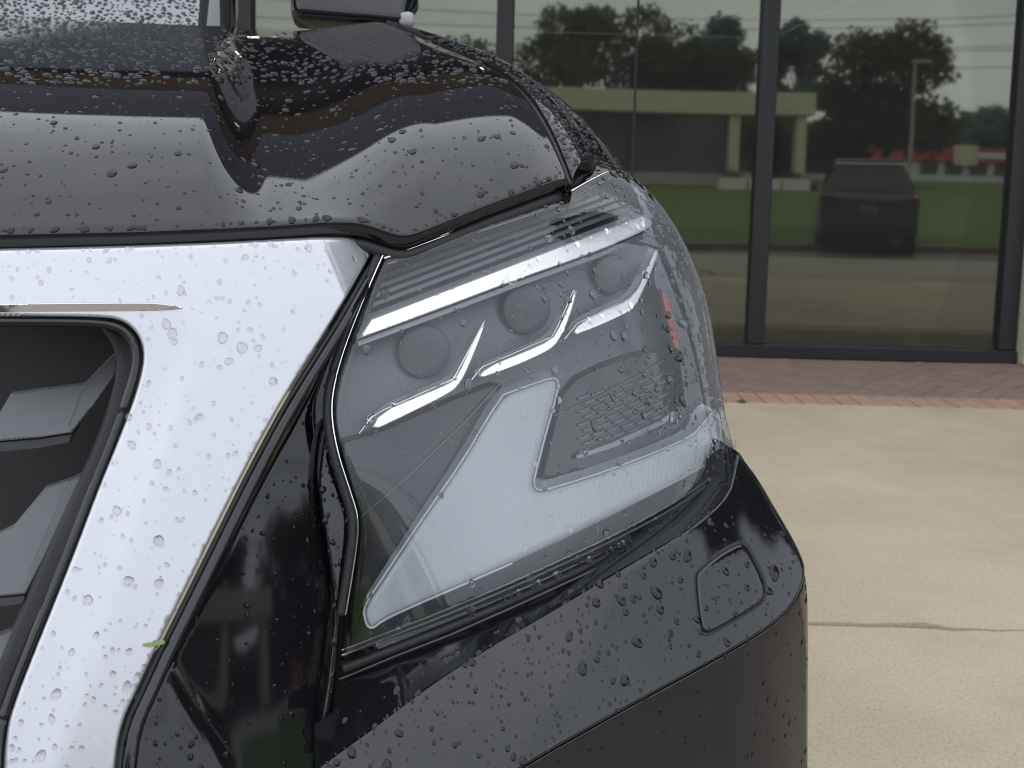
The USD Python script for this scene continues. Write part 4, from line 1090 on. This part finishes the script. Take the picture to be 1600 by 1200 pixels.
# ------------------------------------------------------------------ rain beaded on the car
def cap_shape(seed, rings=6, sides=18, h=0.42, wob=0.12):
    r_ = np.random.default_rng(seed)
    th = np.linspace(0, 2 * np.pi, sides, endpoint=False)
    k1, k2 = r_.uniform(0, 6.28, 2)
    out = 1 + wob * np.cos(2 * th + k1) * r_.uniform(0.3, 1) + wob * 0.6 * np.cos(3 * th + k2)
    V, F = [[0, 0, h]], []
    for i in range(1, rings + 1):
        t = i / rings
        rr = math.sin(t * math.pi / 2 * 0.98) / math.sin(math.pi / 2 * 0.98)
        zz = h * (math.cos(t * math.pi / 2)) ** 0.9 - 0.05 * (t == 1)
        V += [[math.cos(a) * rr * (1 + (o - 1) * t), math.sin(a) * rr * (1 + (o - 1) * t), zz] for a, o in zip(th, out)]
    for j in range(sides):
        F.append([0, 1 + j, 1 + (j + 1) % sides])
    for i in range(rings - 1):
        for j in range(sides):
            a, b = 1 + i * sides + j, 1 + i * sides + (j + 1) % sides
            F += [[a, a + sides, b + sides], [a, b + sides, b]]
    return np.array(V), np.array(F)
SHAPES = [cap_shape(40 + k) for k in range(5)]
TALL = [cap_shape(50 + k, 7, 20, 0.46) for k in range(5)]
FINE = [cap_shape(60 + k, 4, 12) for k in range(4)]
FINE_TALL = [cap_shape(70 + k, 5, 14, 0.48) for k in range(4)]
drops = []                                   # (point, normal, radius, stretch, panel)
def frame(n, down):
    t = down - n * (n @ down)
    t /= np.linalg.norm(t) + 1e-9
    return np.cross(t, n), t
def size(k, small, big, p=2.4):
    return small + (big - small) * rng.random(k) ** p
def scatter(pnl, count, small, big, where=None, dens=None, p=2.4, mind=1.1, W=None, off=0.0):
    poly = pnl.poly if where is None else pnl.poly.intersection(Polygon(where))
    x0, y0, x1, y1 = poly.bounds
    y1, x0 = min(y1, 1212), max(x0, -12)
    inner = poly.buffer(-2)
    got, tries = [], 0
    S = size(count, small, big, p)
    while len(got) < count and tries < 40:
        tries += 1
        q = np.stack([rng.uniform(x0, x1, 4000), rng.uniform(y0, y1, 4000)], 1)
        q = q[shapely.contains_xy(inner, q[:, 0], q[:, 1])]
        if dens is not None:
            q = q[rng.random(len(q)) < dens(q[:, 0], q[:, 1])]
        for a in q:
            if len(got) >= count:
                break
            r_ = S[len(got)]
            if len(got):
                g_ = np.array(got)
                if (((g_[:, 0] - a[0]) ** 2 + (g_[:, 1] - a[1]) ** 2) < (mind * (g_[:, 2] + r_)) ** 2).any():
                    continue
            got.append((a[0], a[1], r_))
    got = np.array(got)
    Wf = W or pnl.W
    o = hit(got[:, 0], got[:, 1], Wf, pnl.off + off)
    nn = normal_at(got[:, 0], got[:, 1], Wf, pnl.off + off)
    for a, n_, g_ in zip(o, nn, got):
        dist = (a - EYE) @ Fw
        drops.append((a, n_, g_[2] / FPX * dist, 1 + 0.55 * rng.random() ** 1.5, pnl.tag))
for pnl, t_ in ((silver, 'silver'), (lens, 'lens'), (face, 'bumper'), (low, 'bumper'), (corner, 'corner'), (side_p, 'corner'), (cap, 'bumper')):
    pnl.tag = t_
scatter(silver, 55, 3.0, 8, [(230, 375), (600, 375), (560, 480), (150, 1230), (0, 1230), (220, 560)], p=2.0)
scatter(silver, 330, 1.2, 3.8)
scatter(lens, 150, 3.5, 8, dens=lambda a, b: np.clip(0.25 + (a - 600) / 500, 0.15, 1) * np.where(b > 650, 0.6, 1))
scatter(lens, 330, 1.6, 4.0, dens=lambda a, b: np.clip(0.15 + (a - 650) / 420, 0.12, 1) * np.where(b > 700, 0.35, 1))
scatter(lens, 230, 1.8, 5.0, [(870, 200), (1200, 200), (1200, 760), (1060, 760), (1040, 400), (900, 300)])
scatter(face, 80, 3.2, 9, dens=lambda a, b: np.clip(1.0 - np.abs(a - 900) / 700, 0.3, 1), p=2.6)
scatter(face, 360, 1.0, 3.0, p=1.8)
scatter(cap, 26, 2, 6, off=-0.0)
scatter(low, 130, 1.2, 4.5, dens=lambda a, b: np.clip((a - 780) / 420, 0.02, 1) ** 1.4)
scatter(corner, 170, 1.5, 5, p=3.0)
scatter(side_p, 46, 2, 6)
# bonnet and wing: by sample of their own grids
def grid_scatter(fn, na, nb, count, small, big, keep, tagname, p=2.4, mind=1.1):
    got, tries = np.zeros((0, 3)), 0
    S = size(count, small, big, p)
    while len(got) < count and tries < 60:
        tries += 1
        a = rng.uniform(0, na - 1.001, 600); b = rng.uniform(0, nb - 1.001, 600)
        i, j = a.astype(int), b.astype(int)
        fa, fb = (a - i)[:, None], (b - j)[:, None]
        P = fn[i, j] * (1 - fa) * (1 - fb) + fn[i + 1, j] * fa * (1 - fb) + fn[i, j + 1] * (1 - fa) * fb + fn[i + 1, j + 1] * fa * fb
        e1, e2 = fn[i + 1, j] - fn[i, j], fn[i, j + 1] - fn[i, j]
        N = np.cross(e1, e2)
        area = np.linalg.norm(N, axis=1)
        N /= area[:, None] + 1e-12
        N[N[:, 2] < 0] *= -1
        d = P - EYE
        dist = d @ Fw
        px, py = PX0 + FPX * (d @ Rt) / dist, PY0 - FPX * (d @ Up) / dist
        facing = -(N * d).sum(1) / np.linalg.norm(d, axis=1)
        proj = area * np.clip(facing, 0, 1) / dist ** 2
        ok = (facing > 0.02) & (px > -15) & (px < 1610) & (py > -15)
        wgt = proj / (proj[ok].max() + 1e-12) if ok.any() else proj
        ok &= rng.random(len(a)) < wgt * keep(px, py) * 3
        for k in np.nonzero(ok)[0]:
            if len(got) >= count:
                break
            r_ = S[len(got)]
            if len(got) and (((got[:, 0] - px[k]) ** 2 + ((got[:, 1] - py[k]) / max(facing[k], 0.3)) ** 2 * 1 < 0).any()):
                continue
            rad = r_ / FPX * dist[k] if dist[k] < 1.1 else r_ / FPX * 1.1
            if len(got) and ((np.linalg.norm(gp[:len(got)] - P[k], axis=1)) < mind * (gr[:len(got)] + rad)).any():
                continue
            if not len(got):
                gp, gr = np.zeros((count, 3)), np.zeros(count)
            gp[len(got)], gr[len(got)] = P[k], rad
            got = np.vstack([got, [px[k], py[k], r_]])
            drops.append((P[k], N[k], rad, 1 + 0.5 * rng.random() ** 1.5, tagname(px[k], py[k]) if callable(tagname) else tagname))
one = lambda a, b: np.ones_like(a)
BTAG = lambda a, b: 'bonnet' if b > 185 + 40 * (a > 350) else 'bonnet_rear'
grid_scatter(top, *top.shape[:2], 140, 3.3, 8.4, one, BTAG, p=2.0)
grid_scatter(top, *top.shape[:2], 720, 1.1, 3.6, one, BTAG, p=1.6)
grid_scatter(top, *top.shape[:2], 900, 2.5, 7.5, lambda a, b: np.where(b < 130, 1.0, 0.0), 'bonnet_rear', p=1.4, mind=1.02)
grid_scatter(Wg[2:, 2:], Wg.shape[0] - 2, Wg.shape[1] - 2, 420, 1.6, 5.0, one, 'wing', p=1.4, mind=1.02)
WSG = np.ascontiguousarray(ws[:, ::-1])
grid_scatter(WSG, *WSG.shape[:2], 420, 2.5, 8.0, one, 'screen', p=1.4, mind=1.0)
# beads caught along edges
def beads(P, N, count, small, big, tagname):
    t = rng.uniform(0, 1, count)
    L = np.linspace(0, 1, len(P))
    for tt in t:
        a = np.array([np.interp(tt, L, P[:, k]) for k in range(3)])
        n_ = np.array([np.interp(tt, L, N[:, k]) for k in range(3)]); n_ /= np.linalg.norm(n_)
        r_ = small + (big - small) * rng.random() ** 2
        drops.append((a, n_, r_ * 0.001, 1 + 0.5 * rng.random(), tagname))
nb_ = np.tile(-CW * 0.75 + CZ * 0.66, (len(US), 1))
lipline = from_car(US, WL + 0.0012, ZL + 0.0012)
beads(lipline[NEXT - 40:], nb_[NEXT - 40:], 70, 1.3, 3.6, 'bonnet')
sl = np.array([(0, 394), (150, 390), (330, 385), (500, 376), (556, 374), (586, 383)], float)
beads(hit(sl[:, 0], sl[:, 1], W_silver, 0.0006), np.tile(CZ * 0.8 - CW * 0.6, (6, 1)), 34, 1.0, 2.8, 'silver')
el = np.array([(584, 386), (522, 494), (438, 627), (378, 739), (324, 848), (268, 960), (238, 1021), (193, 1117)], float)
beads(hit(el[:, 0] - 3, el[:, 1], W_silver, 0.0004), np.tile(-CW * 0.9 + CU * 0.3 + CZ * 0.3, (8, 1)), 36, 0.9, 2.6, 'silver')
bl2 = bot[10:]
beads(hit(bl2[:, 0], bl2[:, 1] + 2, W_lens, 0.004), np.tile(-CW * 0.8 + CZ * 0.6, (len(bl2), 1)), 60, 1.0, 3.0, 'lens')
beads(rtr, np.tile(-CW * 0.7 + CZ * 0.7, (60, 1)), 40, 0.8, 2.4, 'bumper')
beads(rowsl[8], np.tile(-CW * 0.5 + CZ * 0.86, (60, 1)), 40, 0.9, 3.6, 'bumper')
# silhouettes: beads standing along the right-hand edge of lens and bumper
for pts_, Wf, n_, tg in (([(935, 251), (960, 258), (1003, 287), (1038, 327), (1069, 378), (1091, 426), (1106, 472), (1114, 516), (1123, 577), (1132, 643), (1148, 705)], W_lens, 110, 'lens'), ([(1152, 704), (1182, 745), (1210, 793), (1236, 837), (1257, 890)], W_face, 60, 'bumper'), ([(1259, 892), (1262, 930), (1263, 1000), (1262, 1200)], W_low, 50, 'bumper')):
    a_ = np.array(pts_, float)
    LL = LineString(a_)
    q_ = np.array([LL.interpolate(t, normalized=True).coords[0] for t in np.linspace(0, 1, 40)])
    Pq = hit(q_[:, 0] - 2.5, q_[:, 1], Wf, 0.001)
    tn = np.gradient(Pq, axis=0)
    out_ = np.cross(np.tile(Fw, (40, 1)), tn)
    out_ /= np.linalg.norm(out_, axis=1, keepdims=True)
    out_[out_ @ Rt < 0] *= -1
    beads(Pq, out_ - 0.5 * CW, n_, 0.7, 2.3, tg)

# the largest ones singly, the fine rest as one object
DOWN = np.array([0, 0, -1.0]) + 0.15 * CU
def visible_size(d):
    v = d[0] - EYE
    face_on = abs(d[1] @ v) / (np.linalg.norm(v) * np.linalg.norm(d[1]))
    return d[2] / (v @ Fw) * math.sqrt(max(face_on, 0.05))
order = sorted(range(len(drops)), key=lambda k: -visible_size(drops[k]))
LABELS = {'bonnet': 'dark raindrop beaded on the front face of the black bonnet', 'bonnet_rear': 'raindrop lying flat towards the rear of the black bonnet', 'wing': 'raindrop beaded on the black wing right of the bonnet seam', 'screen': 'raindrop beaded on the windscreen behind the bonnet', 'silver': 'clear raindrop beaded on the silver grille frame', 'lens': 'clear raindrop beaded on the headlight lens', 'bumper': 'clear raindrop beaded on the black bumper', 'corner': 'clear raindrop beaded on the black panel beside the grille'}
GROUPS = {'bonnet': 'raindrops on the bonnet front', 'bonnet_rear': 'raindrops on the rear of the bonnet', 'wing': 'raindrops on the wing', 'screen': 'raindrops on the windscreen', 'silver': 'raindrops on the grille frame', 'lens': 'raindrops on the headlight', 'bumper': 'raindrops on the bumper', 'corner': 'raindrops on the corner panel'}
protos = []
for k, (v, f) in enumerate(TALL):
    cp = stage.CreateClassPrim(f'/World/raindrop_shape_{k:03d}')
    usdkit.mesh(stage, f'/World/raindrop_shape_{k:03d}/bead', (v, f), '/World/Looks/water', smooth=True)
    protos.append(cp.GetPath())
BLACK = {'bonnet', 'bonnet_rear', 'wing', 'screen', 'bumper', 'corner'}
bprotos = []
for k, (v, f) in enumerate(SHAPES):
    cp = stage.CreateClassPrim(f'/World/raindrop_form_{k:03d}')
    usdkit.mesh(stage, f'/World/raindrop_form_{k:03d}/bead', (v, f), '/World/Looks/water_on_black', smooth=True)
    bprotos.append(cp.GetPath())
FINE_M = {True: ([], [], [0]), False: ([], [], [0])}
for rank, k in enumerate(order):
    P_, n_, r_, st_, tg = drops[k]
    n_ = n_ / np.linalg.norm(n_)
    ax, ay = frame(n_, DOWN)
    an = rng.normal(0, 0.35)
    ax, ay = ax * math.cos(an) + ay * math.sin(an), -ax * math.sin(an) + ay * math.cos(an)
    M = np.eye(4)
    M[:3, 0], M[:3, 1], M[:3, 2], M[:3, 3] = ax * r_, ay * r_ * st_, n_ * r_ * rng.uniform(0.85, 1.15), P_ - n_ * r_ * 0.01
    if np.linalg.det(M[:3, :3]) < 0:
        M[:3, 0] *= -1
    if rank < 300:
        xf = UsdGeom.Xform.Define(stage, numbered('/World', 'raindrop'))
        xf.AddTransformOp().Set(Gf.Matrix4d(*M.T.ravel()))
        pr = xf.GetPrim()
        pr.GetReferences().AddInternalReference((bprotos if tg in BLACK else protos)[rng.integers(0, len(protos))])
        pr.SetInstanceable(True)
        tag(pr, LABELS[tg], 'raindrop', GROUPS[tg])
    else:
        v, f = (FINE if tg in BLACK else FINE_TALL)[rng.integers(0, 4)]
        FV, FF, bn = FINE_M[tg in BLACK]
        FV.append(v @ M[:3, :3].T + M[:3, 3])
        FF.append(f + bn[0])
        bn[0] += len(v)
for bk, mt_, lab in ((True, 'water_on_black', 'fine raindrops spread over the black bonnet, wing and bumper'), (False, 'water', 'fine raindrops spread over the silver grille frame and the headlight')):
    FV, FF, bn = FINE_M[bk]
    tag(obj('fine_raindrops', trimesh.Trimesh(np.vstack(FV), np.vstack(FF), process=False), mt_, None, True), lab, 'raindrops', kind='stuff')

# small leaf caught on the edge of the grille frame
lf = [(221, 1008), (228, 1005), (240, 1004), (250, 1001), (257, 1001), (258, 1006), (250, 1008), (240, 1010), (228, 1011)]
panel('leaf', lf, W_silver, 'fresh_leaf', None, off=-0.0012, r=0.0004, depth=0.0008, step=3, soft=1)
tag(stage.GetPrimAtPath('/World/leaf'), 'small green leaf stuck to the edge of the silver grille frame', 'leaf')
